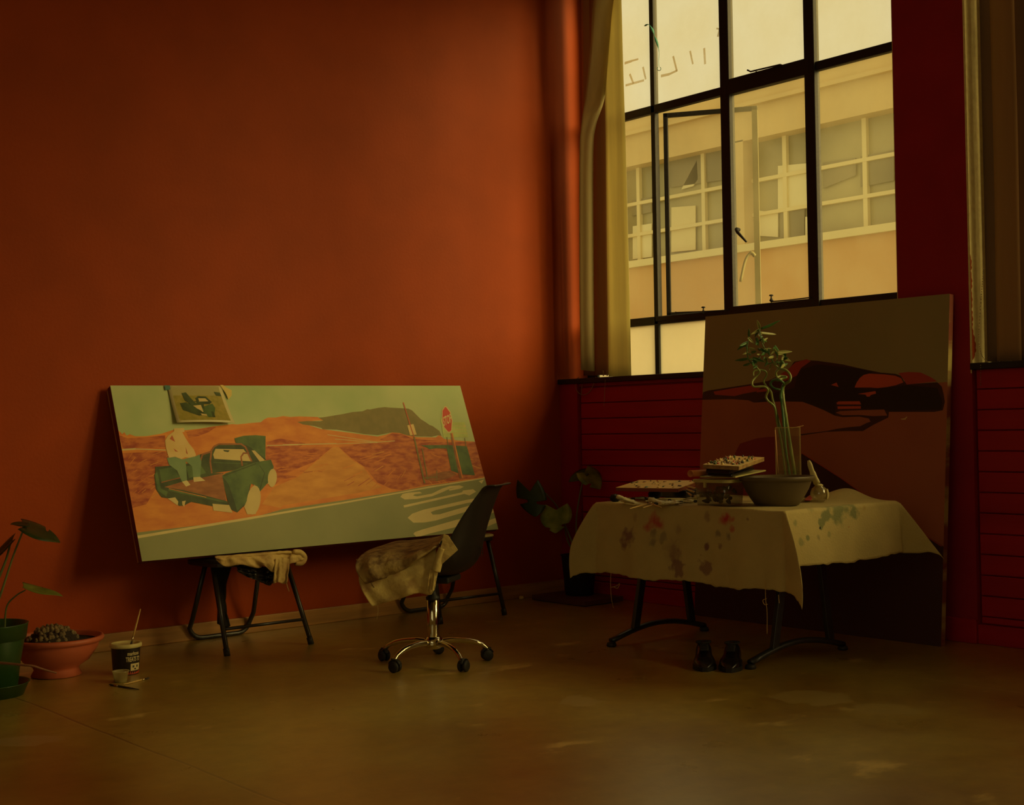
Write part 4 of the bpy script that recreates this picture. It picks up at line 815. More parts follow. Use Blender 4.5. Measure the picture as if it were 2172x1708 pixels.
# drop cloth with its stains
def spots(m, lst, freq=26, wob=.13):
    N, L = nt(m); b = N['Principled BSDF']; src = b.inputs['Base Color'].links[0].from_socket
    tc = N.new('ShaderNodeTexCoord'); nz = N.new('ShaderNodeTexNoise'); nz.inputs['Scale'].default_value = freq; nz.inputs['Detail'].default_value = 7; L.new(tc.outputs['Object'], nz.inputs['Vector'])
    def mt(op, a, c=None):
        x = N.new('ShaderNodeMath'); x.operation = op
        for i, s in enumerate((a, c)):
            if s is None: continue
            if isinstance(s, (int, float)): x.inputs[i].default_value = s
            else: L.new(s, x.inputs[i])
        return x.outputs[0]
    wb = mt('MULTIPLY', mt('SUBTRACT', nz.outputs['Fac'], .5), wob*6)
    for (c, r, col, k, soft) in lst:
        mp = N.new('ShaderNodeVectorMath'); mp.operation = 'DISTANCE'; L.new(tc.outputs['Object'], mp.inputs[0]); mp.inputs[1].default_value = tuple(c)
        d = mt('ADD', mp.outputs['Value'], mt('MULTIPLY', wb, r*3))
        mr = N.new('ShaderNodeMapRange'); mr.inputs[1].default_value = r*(1-soft); mr.inputs[2].default_value = r*(1+soft*.4); mr.inputs[3].default_value = k; mr.inputs[4].default_value = 0; L.new(d, mr.inputs[0])
        x = N.new('ShaderNodeMix'); x.data_type = 'RGBA'; L.new(mr.outputs[0], x.inputs[0]); L.new(src, x.inputs[6]); x.inputs[7].default_value = (*col, 1); src = x.outputs[2]
    L.new(src, b.inputs['Base Color'])
    for l in list(N):
        if l.bl_idname == 'ShaderNodeBsdfTranslucent': L.new(src, l.inputs[0])
m_dc = sheet('paint_stained_drop_cloth', (.60, .48, .19), .12, rough=.9, var=.05, scale=8, bump=.35, bscale=120)
FP = lambda px, py: on(px, py, 0, -1.36); RP = lambda px, py: on(px, py, 1, -2.90)
PUR, GRY, REDS, GRN = (.26, .13, .10), (.34, .27, .14), (.55, .06, .06), (.26, .27, .11)
lst = [(FP(px, py), r/450, c, k, s) for px, py, r, c, k, s in (
    (1336, 1140, 17, PUR, .7, .5), (1330, 1158, 10, PUR, .6, .6), (1350, 1098, 7, PUR, .4, .6), (1391, 1102, 14, REDS, .75, .8), (1378, 1118, 9, REDS, .6, .8), (1403, 1114, 9, REDS, .55, .8), (1540, 1102, 11, REDS, .8, .7), (1556, 1122, 8, REDS, .75, .5), (1392, 1135, 11, GRY, .7, .4), (1410, 1140, 10, GRY, .6, .4), (1388, 1152, 11, GRY, .7, .3), (1432, 1165, 18, PUR, .4, .7), (1440, 1180, 14, PUR, .35, .7), (1443, 1205, 16, PUR, .6, .3), (1499, 1206, 14, PUR, .6, .3), (1525, 1134, 7, GRY, .9, .3), (1547, 1136, 8, GRY, .9, .3), (1502, 1160, 7, PUR, .8, .3), (1530, 1161, 6, PUR, .6, .4), (1516, 1168, 3, PUR, .8, .3), (1489, 1178, 3, PUR, .9, .3), (1545, 1155, 3, PUR, .7, .3), (1588, 1102, 4, PUR, .7, .4), (1500, 1096, 8, PUR, .4, .5), (1555, 1103, 5, REDS, .5, .6), (1440, 1122, 9, PUR, .3, .7), (1545, 1225, 7, PUR, .4, .5))]
lst += [(RP(px, py), r/470, c, k, s) for px, py, r, c, k, s in ((1785, 1080, 24, GRN, .9, .5), (1762, 1066, 18, GRN, .8, .5), (1802, 1066, 18, GRN, .8, .5), (1815, 1088, 14, GRN, .8, .4), (1757, 1092, 14, GRN, .8, .4), (1775, 1096, 13, GRN, .8, .5), (1725, 1075, 10, GRN, .5, .6), (1712, 1140, 5, GRN, .8, .4), (1690, 1110, 6, GRN, .5, .5), (1760, 1135, 6, GRN, .5, .5), (1744, 1108, 11, GRN, .8, .2), (1778, 1108, 8, GRN, .5, .4), (1740, 1120, 2.5, (.03, .03, .02), .9, .2), (1698, 1150, 6, GRN, .5, .4), (1734, 1142, 6, (.1, .1, .05), .6, .6), (1803, 1118, 3, (.5, .2, .06), .7, .3), (1808, 1119, 2, (.5, .2, .06), .7, .3), (1848, 1080, 2, (.03, .03, .02), .9, .3), (1855, 1079, 2, (.03, .03, .02), .9, .3), (1838, 1075, 7, (.5, .33, .10), .6, .5))]
lst = [(c, r*1.22, col, min(1, k*1.3), s) for c, r, col, k, s in lst]
lst += [(on(1720, 1062, 2, .725), .03, (.5, .05, .03), .0, .3)]
spots(m_dc, lst)
OV = dict(f=.35, b=.22, r=.25, l=.17)
def cloth(a, b):
    LX, LY = TX1-TX0+OV['f']+OV['b'], TY1-TY0+OV['l']+OV['r']
    X = TX0-OV['f']+a*LX; Y = TY0-OV['r']+b*LY
    p = max(TX0-X, X-TX1, 0); q = max(TY0-Y, Y-TY1, 0); cx_ = min(max(X, TX0), TX1); cy_ = min(max(Y, TY0), TY1)
    sx = -1 if X < TX0 else 1; sy = -1 if Y < TY0 else 1; z = TZ+.004
    n1 = math.sin(Y*9+1)*.5+math.sin(Y*21+.5)*.3+math.sin(Y*37)*.15; n2 = math.sin(X*11+2)*.5+math.sin(X*25)*.3
    hem = .018*math.sin(Y*13+X*9)+.009*math.sin(Y*41+X*33)*math.sin(Y*7+X*5)+.007*math.sin(Y*103+X*71)*math.sin(Y*17+X*13)
    if p == 0 and q == 0:
        z += .0015*(math.sin(X*19+Y*7)+math.sin(Y*23))
        z += .055*math.exp(-((X+.50)/.14)**2-((Y+2.60)/.12)**2)+.012*math.exp(-((X+.65)/.1)**2-((Y+2.80)/.06)**2)
        return Vector((X, Y, z))
    zt_ = .055*math.exp(-((cx_+.50)/.14)**2-((cy_+2.60)/.12)**2)+.012*math.exp(-((cx_+.65)/.1)**2-((cy_+2.80)/.06)**2)
    if q == 0: return Vector((cx_+sx*(.006+.020*p/.35*(1+n1)+.03*p*p), cy_, z+zt_-p*(1+hem)))
    if p == 0: return Vector((cx_, cy_+sy*(.006+.022*q/.25*(1+n2)+.05*q*q), z+zt_-q*(1+hem*1.5)))
    r = math.hypot(p, q); f = math.atan2(q, p); kk = math.sin(2*f)**.8
    big = .46 if (sx > 0 and sy < 0) else .55
    o = big*r*kk*math.cos(min(r/.47, 1)*.95) if not (sx > 0 and sy < 0) else .62*r*kk
    wx, wy = math.cos(f), math.sin(f)
    if sx < 0 and sy < 0: dx, dy = -.45, -.9
    elif sx < 0: dx, dy = -.75, .65
    elif sy < 0: dx, dy = .25, -.95
    else: dx, dy = .7, .7
    dn = math.sqrt(max(r*r-o*o, 0))
    return Vector((cx_+sx*.012*wx+dx*o+sx*.02*p*wx, cy_+sy*.012*wy+dy*o+sy*.02*q*wy, z+zt_-dn*(1+hem)))
c_ = MB().grid(cloth, 150, 150).build('drop_cloth', m_dc, smooth=True, solid=.0022)
tag(c_, 'cream drop cloth stained with red, purple and grey-green paint, hanging over the folding table', 'tablecloth')
m_th = mat('cotton_thread', (.55, .36, .12), rough=.9); q = MB()
for pts in ([(1296, 1212), (1295, 1240), (1297, 1270), (1301, 1290)], [(1623, 1232), (1624, 1270), (1627, 1300), (1627, 1345)], [(1297, 1246), (1308, 1243), (1314, 1238), (1310, 1248), (1301, 1245)], [(1626, 1270), (1618, 1274), (1622, 1283), (1628, 1282)], [(1651, 1262), (1653, 1280)]):
    q.tube(smooth_path([on(*p, 0, -1.40) for p in pts], 5), .0014, 4)
o = q.build('loose_thread', m_th, c_)

# ------------------------------------------------------------ things on the table
TC = TZ+.0065
def onT(px, py, z=0): return on(px, py, 2, TC+z)
m_pal = mat('pale_wood_palette', (.72, .46, .12), rough=.5, col2=(.46, .40, .14), scale=9, rampl=.5, ramph=.75); m_pale = mat('palette_edge', (.20, .045, .02), rough=.6)
dabs = [mat('paint_dab_%s' % n, c, rough=.3, spec=.6) for n, c in (('black', (.02, .015, .01)), ('red', (.42, .03, .01)), ('green', (.05, .09, .03)), ('cream', (.62, .46, .16)), ('brown', (.2, .08, .02)), ('dark_brown', (.05, .035, .02)), ('ochre', (.5, .33, .1)))]
def palette(FL, FR, BR, th, label, n, seed, me_=None, sz=(.004, .011), hgt=.006):
    BL = FL+BR-FR; t_ = thing('palette', (FL+BR)/2, label, 'palette')
    MB().prism([FL, FR, BR, BL], (0, 0, -th)).build('board', me_ or m_pale, t_, bevel=.0015)
    MB().prism([p+ZV*.0016 for p in (FL, FR, BR, BL)], (0, 0, -.0014)).build('painted_top', m_pal, t_)
    rr = random.Random(seed)
    for i in range(n):
        a, b = rr.uniform(.05, .95), rr.uniform(.05, .95); c = FL+(FR-FL)*a+(BL-FL)*b+ZV*.001; r_ = rr.uniform(*sz)
        rr2 = [rr.uniform(.7, 1.3) for _ in range(3)]
        MB().lathe([(r_, 0), (r_*rr2[0]*.9, hgt*.4*rr2[1]), (r_*.45, hgt*.8*rr2[2]), (.001, hgt*rr2[2])], c, 8, sx=rr.uniform(.7, 1.5)).build('paint_dab', rr.choice(dabs), t_, smooth=True)
P1 = palette(dp(1306, 1035, 6.72), dp(1438, 1037, 6.36), dp(1486, 1020, 6.62), .017, 'large pale palette board dotted with paint dabs at the left end of the table', 34, 2)
P2 = palette(dp(1491, 986, 6.02), dp(1567, 990, 5.90), dp(1621, 971, 6.22), .017, 'smaller palette crusted with paint, topmost of the pile on the clear tub', 70, 6, mat('crusted_wood', (.42, .26, .08), rough=.7, col2=(.2, .1, .03), scale=30), (.003, .009), .010)
def slab(nm, FL, FR, BR, th, m, label, cat, bevel=.004):
    BL = FL+BR-FR; t_ = thing(nm, (FL+BR)/2-ZV*th, label, cat); MB().prism([FL, FR, BR, BL], (0, 0, -th)).build('body', m, t_, bevel=bevel); return t_, (FL, FR, BR, BL)
m_bpl = mat('glossy_black_plastic', (.012, .01, .010), rough=.25)
a1, b1_, c1_ = dp(1497, 996, 6.02), dp(1548, 999, 5.92), dp(1598, 982, 6.22)
t_, cr = slab('paint_tray', a1, b1_, c1_, .017, m_bpl, 'black plastic tray directly under the crusted palette', 'tray', .004); MB().prism([p+ZV*.004 for p in (a1+(c1_-b1_)*.02, b1_+(c1_-b1_)*.02, b1_+(c1_-b1_)*.1, a1+(c1_-b1_)*.1)], (0, 0, -.004)).build('rim', m_bpl, t_)
a1, b1_, c1_ = dp(1500, 1004, 6.02), dp(1552, 1007, 5.92), dp(1600, 992, 6.22)
t_, cr = slab('paint_tray', a1, b1_, c1_, .012, m_bpl, 'lower black plastic tray resting on the lid of the clear tub', 'tray', .004); MB().prism([p+ZV*.003 for p in (a1+(c1_-b1_)*.02, b1_+(c1_-b1_)*.02, b1_+(c1_-b1_)*.1, a1+(c1_-b1_)*.1)], (0, 0, -.003)).build('rim', m_bpl, t_)
# clear tub full of oddments, its lid pushed back
m_ctub = glassy('frosted_plastic', (.26, .21, .08), .86, gloss=.08); m_crim = mat('olive_plastic_rim', (.50, .44, .16), rough=.35)
TA = Vector((-1.315, -2.52, TC)); TBx, TBy, TH = .15, .205, .122
def rrect(c, w, d, r, z, n=5):
    P_ = []
    for k, (sx_, sy_) in enumerate(((1, 1), (-1, 1), (-1, -1), (1, -1))):
        for i in range(n+1):
            a = k*math.pi/2+i*math.pi/2/n; P_.append(Vector((c.x+sx_*(w/2-r)+r*math.cos(a), c.y+sy_*(d/2-r)+r*math.sin(a), z)))
    return P_
tcen = TA+Vector((TBx/2, TBy/2, 0)); t = thing('storage_tub', tcen, 'clear plastic tub packed with dark paint oddments beside the grey bowl', 'tub')
q = MB(); ra, rb = rrect(tcen, TBx-.02, TBy-.02, .025, TC+.001), rrect(tcen, TBx, TBy, .03, TC+TH-.01); n_ = len(ra)
q.add(ra+rb, [tuple(range(n_))[::-1]]+[(i, (i+1) % n_, n_+(i+1) % n_, n_+i) for i in range(n_)]); q.build('tub_body', m_ctub, t, smooth=True, solid=.0015)
ro, ri = rrect(tcen, TBx+.012, TBy+.012, .034, 0), rrect(tcen, TBx-.006, TBy-.006, .028, 0); q = MB(); z0, z1 = TC+TH-.014, TC+TH
q.add([p+ZV*z0 for p in ro]+[p+ZV*z1 for p in ro]+[p+ZV*z1 for p in ri]+[p+ZV*z0 for p in ri], [(k*n_+i, k*n_+(i+1) % n_, ((k+1) % 4)*n_+(i+1) % n_, ((k+1) % 4)*n_+i) for k in range(4) for i in range(n_)]); q.build('tub_rim', m_crim, t, smooth=False)
MB().box((TA.x-.009, TA.y+.115, TC+.085), (TA.x-.002, TA.y+.128, TC+TH-.01)).build('clip', m_crim, t)
rr = random.Random(12); cm = [mat('tub_dark', (.03, .02, .012)), mat('tub_brown', (.07, .03, .02)), mat('tub_olive', (.09, .07, .03)), dabs[0]]
for i in range(34):
    c = tcen+Vector((rr.uniform(-.045, .045), rr.uniform(-.075, .075), rr.uniform(.015, .082))); d_ = Vector((rr.uniform(-1, 1), rr.uniform(-1, 1), rr.uniform(-.5, .6))).normalized(); l_ = rr.uniform(.012, .026)
    c.z = max(c.z, TC+.02); MB().tube([c-d_*l_*.8, c-d_*l_*.2, c+d_*l_*.5, c+d_*l_*.7], [.003, .009, .010, .005], 8).build('oddment', rr.choice(cm), t, smooth=True)
lz = TC+TH+.003
ld = thing('tub_lid', tcen+ZV*TH, 'olive plastic lid lying across the clear tub', 'lid')
LL = [dp(1484, 1010, 6.10), dp(1560, 1011, 5.93), dp(1625, 997, 6.28)]; LB = LL[0]+LL[2]-LL[1]
MB().prism(LL+[LB], (0, 0, -.007)).build('lid_panel', m_crim, ld, bevel=.003)
# rolled orange tube
a, b = dp(1464, 1005, 6.05), dp(1502, 1003, 6.16); q = MB(); d_ = (b-a).normalized(); m_ort = mat('orange_cardboard', (.72, .26, .06), rough=.6)
t = thing('cardboard_tube', a, 'short orange cardboard tube lying on the rim of the clear tub', 'tube')
q.tube([a, b], .0145, 20, caps=False); q.build('tube_wall', m_ort, t, smooth=True, solid=.0012); MB().tube([a+d_*.0, a+d_*.004], .0155, 20, caps=False).build('tube_lip', m_ort, t, smooth=True, solid=.0012)
# grey planter bowl
CB = on(1648, 1072, 2, TC); dB = depth(CB); rz = dp(1648, 1010, dB).z-TC
m_gb = mat('grey_brown_planter', (.12, .085, .04), rough=.5, var=.05, scale=12, bump=.1, bscale=150)
t = thing('planter_bowl', CB, 'wide grey-brown planter bowl filled with soil on the table in front of the bamboo vase', 'bowl')
MB().lathe([(.085, 0), (.100, .003), (.122, .035), (.145, .075), (.158, rz-.026), (.160, rz-.022), (.170, rz-.020), (.174, rz-.002), (.172, rz), (.166, rz), (.160, rz-.012), (.140, .07), (.10, .02)], CB, 64).build('bowl', m_gb, t, smooth=True)
MB().lathe([(.01, rz-.012), (.08, rz-.010), (.158, rz-.016), (.16, rz-.02)], CB, 40).build('soil', m_soil, t, smooth=True)
sk = MB().tube([dp(1650, 1003, dB+.02), dp(1644, 912, dB+.02)], .0028, 8).build('wooden_skewer', mat('skewer_wood', (.50, .26, .09)), smooth=True); tag(sk, 'thin wooden skewer standing in the soil of the grey-brown planter bowl', 'stick')
# square glass vase and curly bamboo
VC = Vector((-.93, -2.46, TC)); 
VC = dp(1672, 1000, dB+.31); VC.z = TC; dV = depth(VC)
wv = .118; zt_v = dp(1672, 907, dV).z; m_vg = glassy('clear_glass', (.55, .42, .15), .94, gloss=.07, rough=.05); m_wt = glassy('cloudy_water', (.50, .40, .12), .86, gloss=.03)
va = math.atan2(AW.y, AW.x)-.18; vx = Vector((math.sin(va), -math.cos(va), 0)); vy = Vector((math.cos(va), math.sin(va), 0))
t = thing('glass_vase', VC, 'tall square glass vase half full of water behind the planter bowl', 'vase')
q = MB(); h = zt_v-TC; o_ = VC-vx*wv/2-vy*wv/2
for k in range(2): q.obox(o_+vx*k*(wv-.004), vx*.004, vy*wv, ZV*h)
for k in range(2): q.obox(o_+vx*.004+vy*k*(wv-.004), vx*(wv-.008), vy*.004, ZV*h)
q.obox(o_+vx*.004+vy*.004, vx*(wv-.008), vy*(wv-.008), ZV*.012); q.build('vase_glass', m_vg, t)
q = MB(); m_eg = mat('glass_edge', (.40, .27, .10), rough=.2)
for i in range(4):
    s1, s2 = ((-1, -1), (1, -1), (1, 1), (-1, 1))[i]; c0 = VC+vx*s1*(wv/2-.001)+vy*s2*(wv/2-.001); q.tube([c0, c0+ZV*h], .0016, 6)
    s3, s4 = ((1, -1), (1, 1), (-1, 1), (-1, -1))[i]; c2_ = VC+vx*s3*(wv/2-.001)+vy*s4*(wv/2-.001); q.tube([c0+ZV*h, c2_+ZV*h], .0015, 6)
q.build('glass_rim', m_eg, t)
zw = dp(1672, 967, dV).z; o2 = VC-vx*(wv/2-.006)-vy*(wv/2-.006)
w_ = MB().obox(o2+ZV*.013, vx*(wv-.012), vy*(wv-.012), ZV*(zw-TC-.013)).build('water', m_wt, t)
B8 = lambda x, y, k=0: vp(1540+x*.2459, 660+y*.2459, VC+AW*k)
m_bam = mat('bamboo_green', (.14, .20, .04), rough=.35, col2=(.26, .29, .07), scale=12, spec=.5); m_bam2 = mat('bamboo_dark_green', (.03, .11, .02), rough=.35, col2=(.08, .18, .04), scale=20)
bb = thing('lucky_bamboo', VC+ZV*.015, 'curly lucky bamboo stalks with narrow leaves standing in the square glass vase', 'plant')
def stalk(pts, r, m, ks=(0,), r2=None):
    P_ = smooth_path([B8(x, y, ks[min(i, len(ks)-1)]) for i, (x, y) in enumerate(pts)], 7); R_ = [r+((r2 or r)-r)*i/(len(P_)-1) for i in range(len(P_))]
    for i in range(5, len(R_)-3, 9): R_[i] *= 1.14
    return MB().tube(P_, R_, 10).build('stalk', m, bb, smooth=True)
stalk([(600, 1560), (590, 1390), (560, 1200), (522, 950), (497, 780), (489, 690), (500, 640), (545, 605), (556, 560), (520, 512), (462, 496), (430, 470), (405, 440)], .0092, m_bam, (0, 0, 0, .0, .0, .01, .0, -.03, -.03, -.02, 0), .0050)
stalk([(560, 1560), (545, 1390), (515, 1200), (500, 1000), (482, 800), (472, 735), (478, 690), (490, 645), (500, 625), (470, 600), (435, 592), (400, 602), (384, 632), (410, 664), (466, 680)], .0070, m_bam2, (-.015, -.015, -.015, -.01, 0, 0, .0, .0, -.02, -.03, -.01, .01, .01, 0, -.012), .0052)
stalk([(440, 600), (480, 585), (520, 570), (470, 562), (440, 570), (430, 530), (455, 500)], .0062, m_bam, (.0, .02, .02, .03, .02, .01), .005)
stalk([(530, 1560), (510, 1390), (480, 1150), (440, 960), (418, 830), (362, 775), (345, 735), (362, 685), (330, 652), (240, 652), (226, 610), (262, 562), (290, 525), (268, 492), (240, 468)], .0060, m_bam, (.01, .01, .01, .01, 0, 0, 0, -.015, -.02, -.01, .0, .01, .0), .0042)
stalk([(570, 1560), (545, 1390), (497, 1100), (456, 960), (430, 850), (402, 762), (386, 692), (342, 642), (326, 600), (350, 550), (338, 518), (290, 508), (240, 520), (236, 560)], .0055, m_bam, (.02, .02, .01, .02, .01, .01, .0, .01, .02, .01, 0), .0038)
for pts in ([(240, 468), (205, 435), (182, 370), (186, 285), (198, 232)], [(405, 440), (370, 372), (322, 302), (297, 222), (290, 150)], [(440, 472), (442, 400), (428, 340)], [(460, 496), (485, 440), (500, 385)], [(240, 470), (262, 420), (290, 395)], [(405, 440), (360, 455), (345, 410)]): stalk(pts, .0030, m_bam2, (0, .01, -.01), .0018)
m_lf = sheet('narrow_green_leaf', (.05, .16, .03), .25, rough=.35, col2=(.12, .24, .06), scale=15); m_lf2 = sheet('pale_green_leaf', (.42, .42, .14), .25, rough=.4)
LV = [(300, 150, 470, 80, 0), (290, 150, 265, 70, 1), (295, 185, 440, 200, 1), (285, 158, 212, 205, 1), (188, 228, 240, 282, 1), (200, 222, 195, 150, 0), (182, 268, 92, 332, 0), (185, 268, 118, 300, 0), (280, 160, 252, 222, 0), (262, 228, 276, 296, 0), (190, 322, 248, 328, 1), (188, 352, 134, 374, 1), (192, 410, 74, 426, 0), (205, 452, 145, 470, 0), (230, 402, 332, 436, 0), (245, 440, 300, 400, 0), (300, 345, 384, 320, 1), (365, 315, 376, 380, 0), (296, 325, 358, 362, 0), (418, 298, 462, 352, 0), (425, 345, 502, 386, 1), (440, 355, 572, 350, 1), (478, 398, 558, 432, 1), (478, 472, 532, 455, 0), (512, 360, 482, 440, 0), (425, 330, 380, 384, 1), (350, 395, 342, 472, 1), (385, 460, 368, 502, 1), (448, 372, 492, 368, 1), (318, 240, 352, 266, 0), (320, 235, 330, 280, 0), (470, 420, 520, 480, 0), (360, 440, 330, 480, 0), (232, 420, 268, 460, 0), (430, 345, 400, 312, 1), (300, 340, 268, 318, 0), (186, 330, 210, 348, 1), (300, 380, 262, 372, 1)]
rr = random.Random(4)
for i in range(34):                            # small extra leaves in the crown
    x, y = [(190, 330), (300, 250), (350, 400), (440, 400), (480, 420), (240, 440), (420, 360)][i % 7]; x += rr.uniform(-30, 30); y += rr.uniform(-45, 45); a = rr.uniform(0, 6.28); l_ = rr.uniform(28, 60)
    LV.append((x, y, x+l_*math.cos(a), y+l_*math.sin(a)*.7, rr.choice((0, 0, 1))))
for x, y, x2, y2, k in LV:
    A, B_ = B8(x, y, rr.uniform(-.02, .02)), B8(x2, y2, rr.uniform(-.05, .05)); L_ = (B_-A).length; W_ = (B_-A).cross(AW).normalized()*L_*rr.uniform(.10, .17)+AW*L_*rr.uniform(-.08, .12)
    wmax = .0075; W_ = W_.normalized()*min(max(W_.length, .0045), wmax)
    leaf(A, B_, W_, 'leaf', (m_lf, m_lf2)[k], bb, heart=0, fold=.05, droop=rr.uniform(-.05, .15), n=9)
stem([B8(560, 1010), B8(620, 1000, .0), B8(668, 988)], .0018, bb, 'dry_twig', m_th)
# paint tubes
m_foil = mat('crumpled_foil', (.72, .64, .34), rough=.35, metal=.3, bump=.8, bscale=70); m_tlab = mat('cream_label', (.62, .54, .26), rough=.5, bump=.5, bscale=60); m_cap = mat('black_cap', (.015, .012, .01), rough=.4)
def ptube(p, ang, L_, label, body=m_foil, w=.017, tilt=0, cap=m_cap):
    p = Vector(p); t_ = thing('paint_tube', p, label, 'paint tube', None)
    d_ = Vector((math.cos(ang)*math.cos(tilt), math.sin(ang)*math.cos(tilt), math.sin(tilt))); s_ = Vector((-math.sin(ang), math.cos(ang), 0)); n_ = d_.cross(s_); rr_ = random.Random(label)
    N_ = 16; K_ = 12; v = []; 
    for i in range(K_+1):
        a = i/K_; rx = w*(1-.25*a)*(1+.12*rr_.uniform(-1, 1)); rz_ = .0016+(w*.46)*a**.7*(1+.25*rr_.uniform(-1, 1)); of = n_*(w*.46-.001)*(1 if tilt == 0 else .6)
        if i == K_: rx, rz_ = w*.35, w*.35
        for q_ in range(N_): th_ = q_*2*math.pi/N_; k_ = 1+(.22*rr_.uniform(-1, 1) if 0 < i < K_-1 else 0); v.append(p+of+d_*(L_*a*(1 if i < K_ else .985)+ (.004 if i == K_ else 0))+s_*(rx*math.cos(th_)*k_+.004*math.sin(a*7+w*900))+n_*rz_*math.sin(th_)*.9*k_)
    f = [(i*N_+q_, i*N_+(q_+1) % N_, (i+1)*N_+(q_+1) % N_, (i+1)*N_+q_) for i in range(K_) for q_ in range(N_)]+[tuple(range(N_))[::-1], tuple(K_*N_+q_ for q_ in range(N_))]
    MB().add(v, f).build('tube_body', body, t_, smooth=True)
    e = p+of+d_*L_; MB().tube([e, e+d_*.005, e+d_*.006, e+d_*.020], [.004, .004, .0075, .0065], 12).build('cap', cap, t_, smooth=True)
    MB().obox(p+of-s_*w*1.02-n_*.0018-d_*.006, d_*.010, s_*w*2.04, n_*.0036).build('crimp', body, t_)
TU = [((1298, 1063), -.75, .095, m_foil, 'flattened silver paint tube, leftmost on the drop cloth'), ((1322, 1067), -1.9, .10, m_foil, 'crumpled silver paint tube, second from the left end of the pile'), ((1352, 1071), 2.0, .11, m_tlab, 'cream paint tube tipped up against the pile in front of the palette'), ((1372, 1066), -.7, .10, m_foil, 'silver paint tube pointing right, behind the tipped-up cream tube'), ((1392, 1070), -1.1, .11, m_foil, 'silver paint tube in the middle of the pile, near the loose brush handles'), ((1416, 1072), 1.9, .10, m_tlab, 'cream paint tube under the right corner of the large palette'), ((1426, 1067), -.9, .10, m_foil, 'shiny crumpled paint tube lying right of the middle of the pile'), ((1444, 1071), 2.6, .11, m_foil, 'silver paint tube lying close to the clear tub'), ((1452, 1063), -1.4, .09, m_foil, 'short silver paint tube at the right end of the pile, against the clear tub'), ((1335, 1060), -1.0, .09, m_foil, 'small silver paint tube behind the two leftmost tubes')]
for i, (p, a, l_, m, lb) in enumerate(TU):
    ptube(onT(p[0], p[1]), a, l_, lb, m, .019+.003*(i % 3), tilt=(.30 if i == 2 else (.22 if i in (5, 8) else 0)))
bx = thing('paint_box', onT(1420, 1052), 'flat black box under the large palette board', 'box'); bc = onT(1425, 1056)
MB().box((bc.x+.0, bc.y-.10, TC), (bc.x+.20, bc.y+.16, TC+.034)).build('box_body', m_bpl, bx, bevel=.004); MB().box((bc.x-.002, bc.y-.102, TC+.034), (bc.x+.202, bc.y+.162, TC+.041)).build('box_lid', m_bpl, bx, bevel=.002)
gb = 'loose brushes on the table'
brush(onT(1398, 1063, .006), onT(1336, 1079, .004), 'paint brush with its pale handle over the front edge of the drop cloth', .0032)
brush(onT(1372, 1066, .006), onT(1402, 1076, .004), 'pale brush handle crossing in front of the paint tubes, pointing right', .0036)
brush(onT(1400, 1067, .006), onT(1364, 1077, .003), 'thin brush lying nearest the cloth edge beside the crossing handles', .0028)
for i, (x, y, x2, y2) in enumerate(((1500, 1034, 1455, 1031), (1498, 1042, 1456, 1038), (1490, 1050, 1458, 1045))):
    brush(dp(x-20, y+4, 6.22), dp(x2, y2, 6.30), ['topmost', 'middle', 'lowest'][i]+' of three wooden brush handles sticking out left of the clear tub', .0042)
# glass jug, blister pack, black sponges
JP = dp(1737, 1030, 6.22); JP.z = TC+.006; dJ = depth(JP); k = dJ/FPX; t = thing('glass_jug', JP, 'small round glass jug with a white handle behind the planter bowl', 'jug')
MB().lathe([(.012, 0), (.026, .002), (.040, .026), (.041, .040), (.034, .060), (.018, .072), (.018, .076)], JP, 32).build('jug_glass', glassy('clear_jug', (.6, .5, .2), .55, gloss=.15), t, smooth=True)
m_wh = mat('cream_white_plastic', (.66, .58, .26), rough=.4)
MB().lathe([(.004, .070), (.019, .072), (.020, .078), (.010, .083)], JP, 24).build('jug_lid', m_wh, t, smooth=True)
MB().tube(smooth_path([dp(1733, 1026, dJ-.01), dp(1727, 1012, dJ-.01), dp(1721, 996, dJ-.01), dp(1715, 977, dJ-.01)], 4), [.018]*3+[.016]*4+[.013]*4+[.011, .007][:2], 12, flat=.6).build('handle', m_wh, t, smooth=True)
MB().grid(lambda a, b: JP+Vector((0, 0, .008+.05*b))+(RT-ZV*RT.z)*(.040+.006*math.sin(b*3.1))*math.cos((a-.5)*1.6)+AW*.042*math.sin((a-.5)*1.6), 6, 6).build('label', m_wh, t, smooth=True, solid=.001)
A_ = [onT(*p, .002) for p in ((1700, 1063), (1748, 1064), (1768, 1050), (1722, 1049))]
t = thing('blister_pack', A_[0], 'flat clear plastic pack with a red patch, lying right of the planter bowl', 'pack'); MB().prism(A_, (0, 0, .003)).build('clear_plastic', glassy('clear_pack', (.6, .52, .2), .4, gloss=.15), t)
MB().prism([onT(*p, .006) for p in ((1706, 1062), (1718, 1063), (1728, 1053), (1717, 1052))], (0, 0, .003)).build('red_patch', mat('red_patch', (.45, .06, .03)), t)
m_sp = mat('black_sponge', (.012, .008, .008), rough=1, bump=1, bscale=60)
for (x, y, r_, lb) in ((1304, 1044, .036, 'black round sponge under the left tip of the large palette'), (1283, 1056, .028, 'smaller black sponge at the far left end of the table')):
    p_ = onT(x, y+10); p_.x = max(p_.x, TX0+.05); p_.y = min(p_.y, TY1-.045)
    o = MB().lathe([(r_*.5, 0), (r_*.95, r_*.3), (r_, r_*.7), (r_*.7, r_*1.25), (.002, r_*1.4)], p_, 20).build('sponge', m_sp, smooth=True); tag(o, lb, 'sponge')

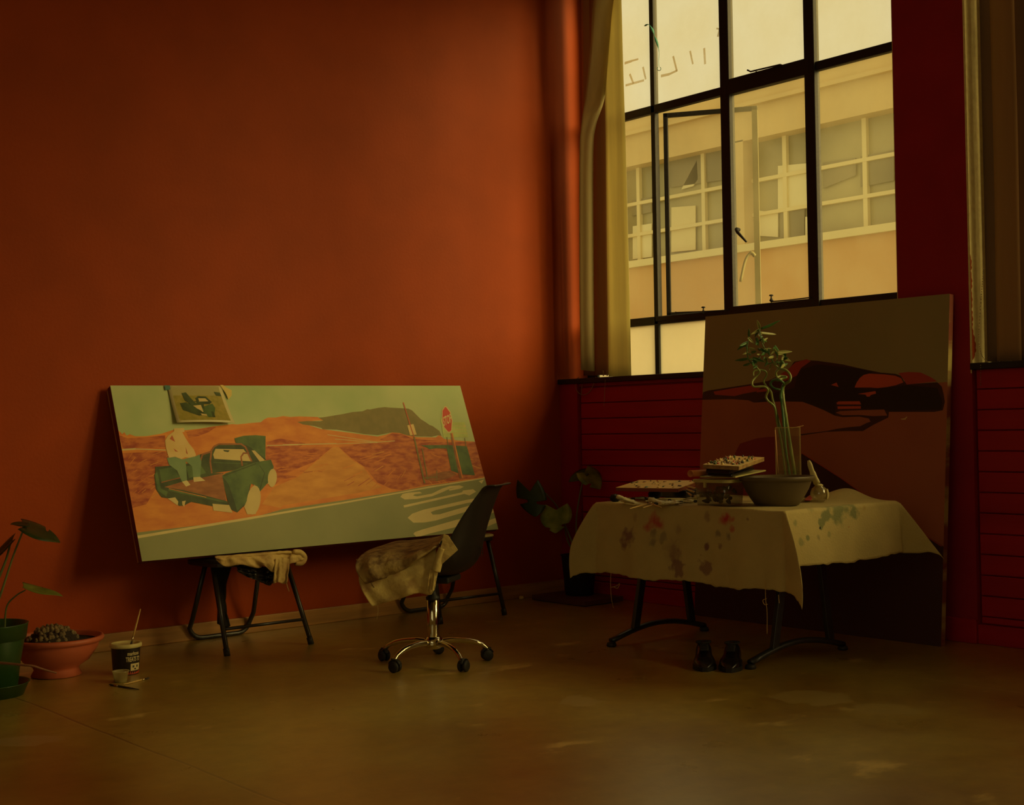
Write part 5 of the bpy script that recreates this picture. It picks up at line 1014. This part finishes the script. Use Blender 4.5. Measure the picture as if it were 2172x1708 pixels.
# ------------------------------------------------------------ shoes under the table
m_sh = mat('black_leather', (.012, .009, .009), rough=.22, spec=.6); m_sole = mat('black_sole', (.01, .008, .007), rough=.7)
def shoe(p, ang, label):
    t_ = thing('shoe', p, label, 'shoe', 'pair of black shoes'); fx = Vector((math.cos(ang), math.sin(ang), 0)); fy = Vector((-math.sin(ang), math.cos(ang), 0)); n = 16; K_ = 14
    W_ = [.020, .034, .039, .039, .038, .038, .040, .043, .047, .049, .049, .045, .037, .025, .008]; Hh = [.07, .092, .100, .098, .092, .084, .076, .068, .062, .058, .054, .050, .043, .032, .018]
    v = []
    for i in range(K_+1):
        x = -.135+.27*i/K_
        for j in range(n+1):
            a = math.pi*j/n; v.append(p+fx*x+fy*W_[i]*math.cos(a)*(1+.12*math.sin(a))+ZV*(.016+(Hh[i]-.016)*math.sin(a)**.7))
    f = [(i*(n+1)+j, (i+1)*(n+1)+j, (i+1)*(n+1)+j+1, i*(n+1)+j+1) for i in range(K_) for j in range(n)]+[tuple(range(n+1)), tuple(K_*(n+1)+j for j in range(n+1))[::-1]]
    MB().add(v, f).build('upper', m_sh, t_, smooth=True)
    o_ = [p+fx*(-.138+.276*i/K_)+fy*(W_[i]+.004) for i in range(K_+1)]+[p+fx*(-.138+.276*i/K_)-fy*(W_[i]+.004) for i in range(K_, -1, -1)]
    MB().prism(o_, (0, 0, .018)).build('sole', m_sole, t_)
    MB().lathe([(.030, 0), (.033, .004), (.031, .008), (.024, .004), (.022, -.006)], p+fx*-.085+ZV*.094, 20, sx=1.3 if abs(math.cos(ang)) > .7 else 1, axis=(0, 0, 1)).build('collar', m_sole, t_, smooth=True)
    tg = MB().grid(lambda a, b: p+fx*(-.03+.06*b)+fy*(a-.5)*.04+ZV*(.096-.022*b+.003), 4, 4).build('tongue', m_sole, t_, smooth=True, solid=.003)
    for k in range(3): MB().tube([p+fx*(-.01+.018*k)-fy*.018+ZV*(.090-.006*k), p+fx*(-.01+.018*k)+ZV*(.097-.007*k), p+fx*(-.01+.018*k)+fy*.018+ZV*(.090-.006*k)], .002, 6).build('lace', m_sole, t_)
ca = math.atan2(-AW.y, -AW.x)
shoe(on(1494, 1414, 2, 0), ca-.12, 'left one of the two black leather shoes on the floor under the table'); shoe(on(1551, 1416, 2, 0), ca-.24, 'right one of the two black leather shoes, beside the table foot')
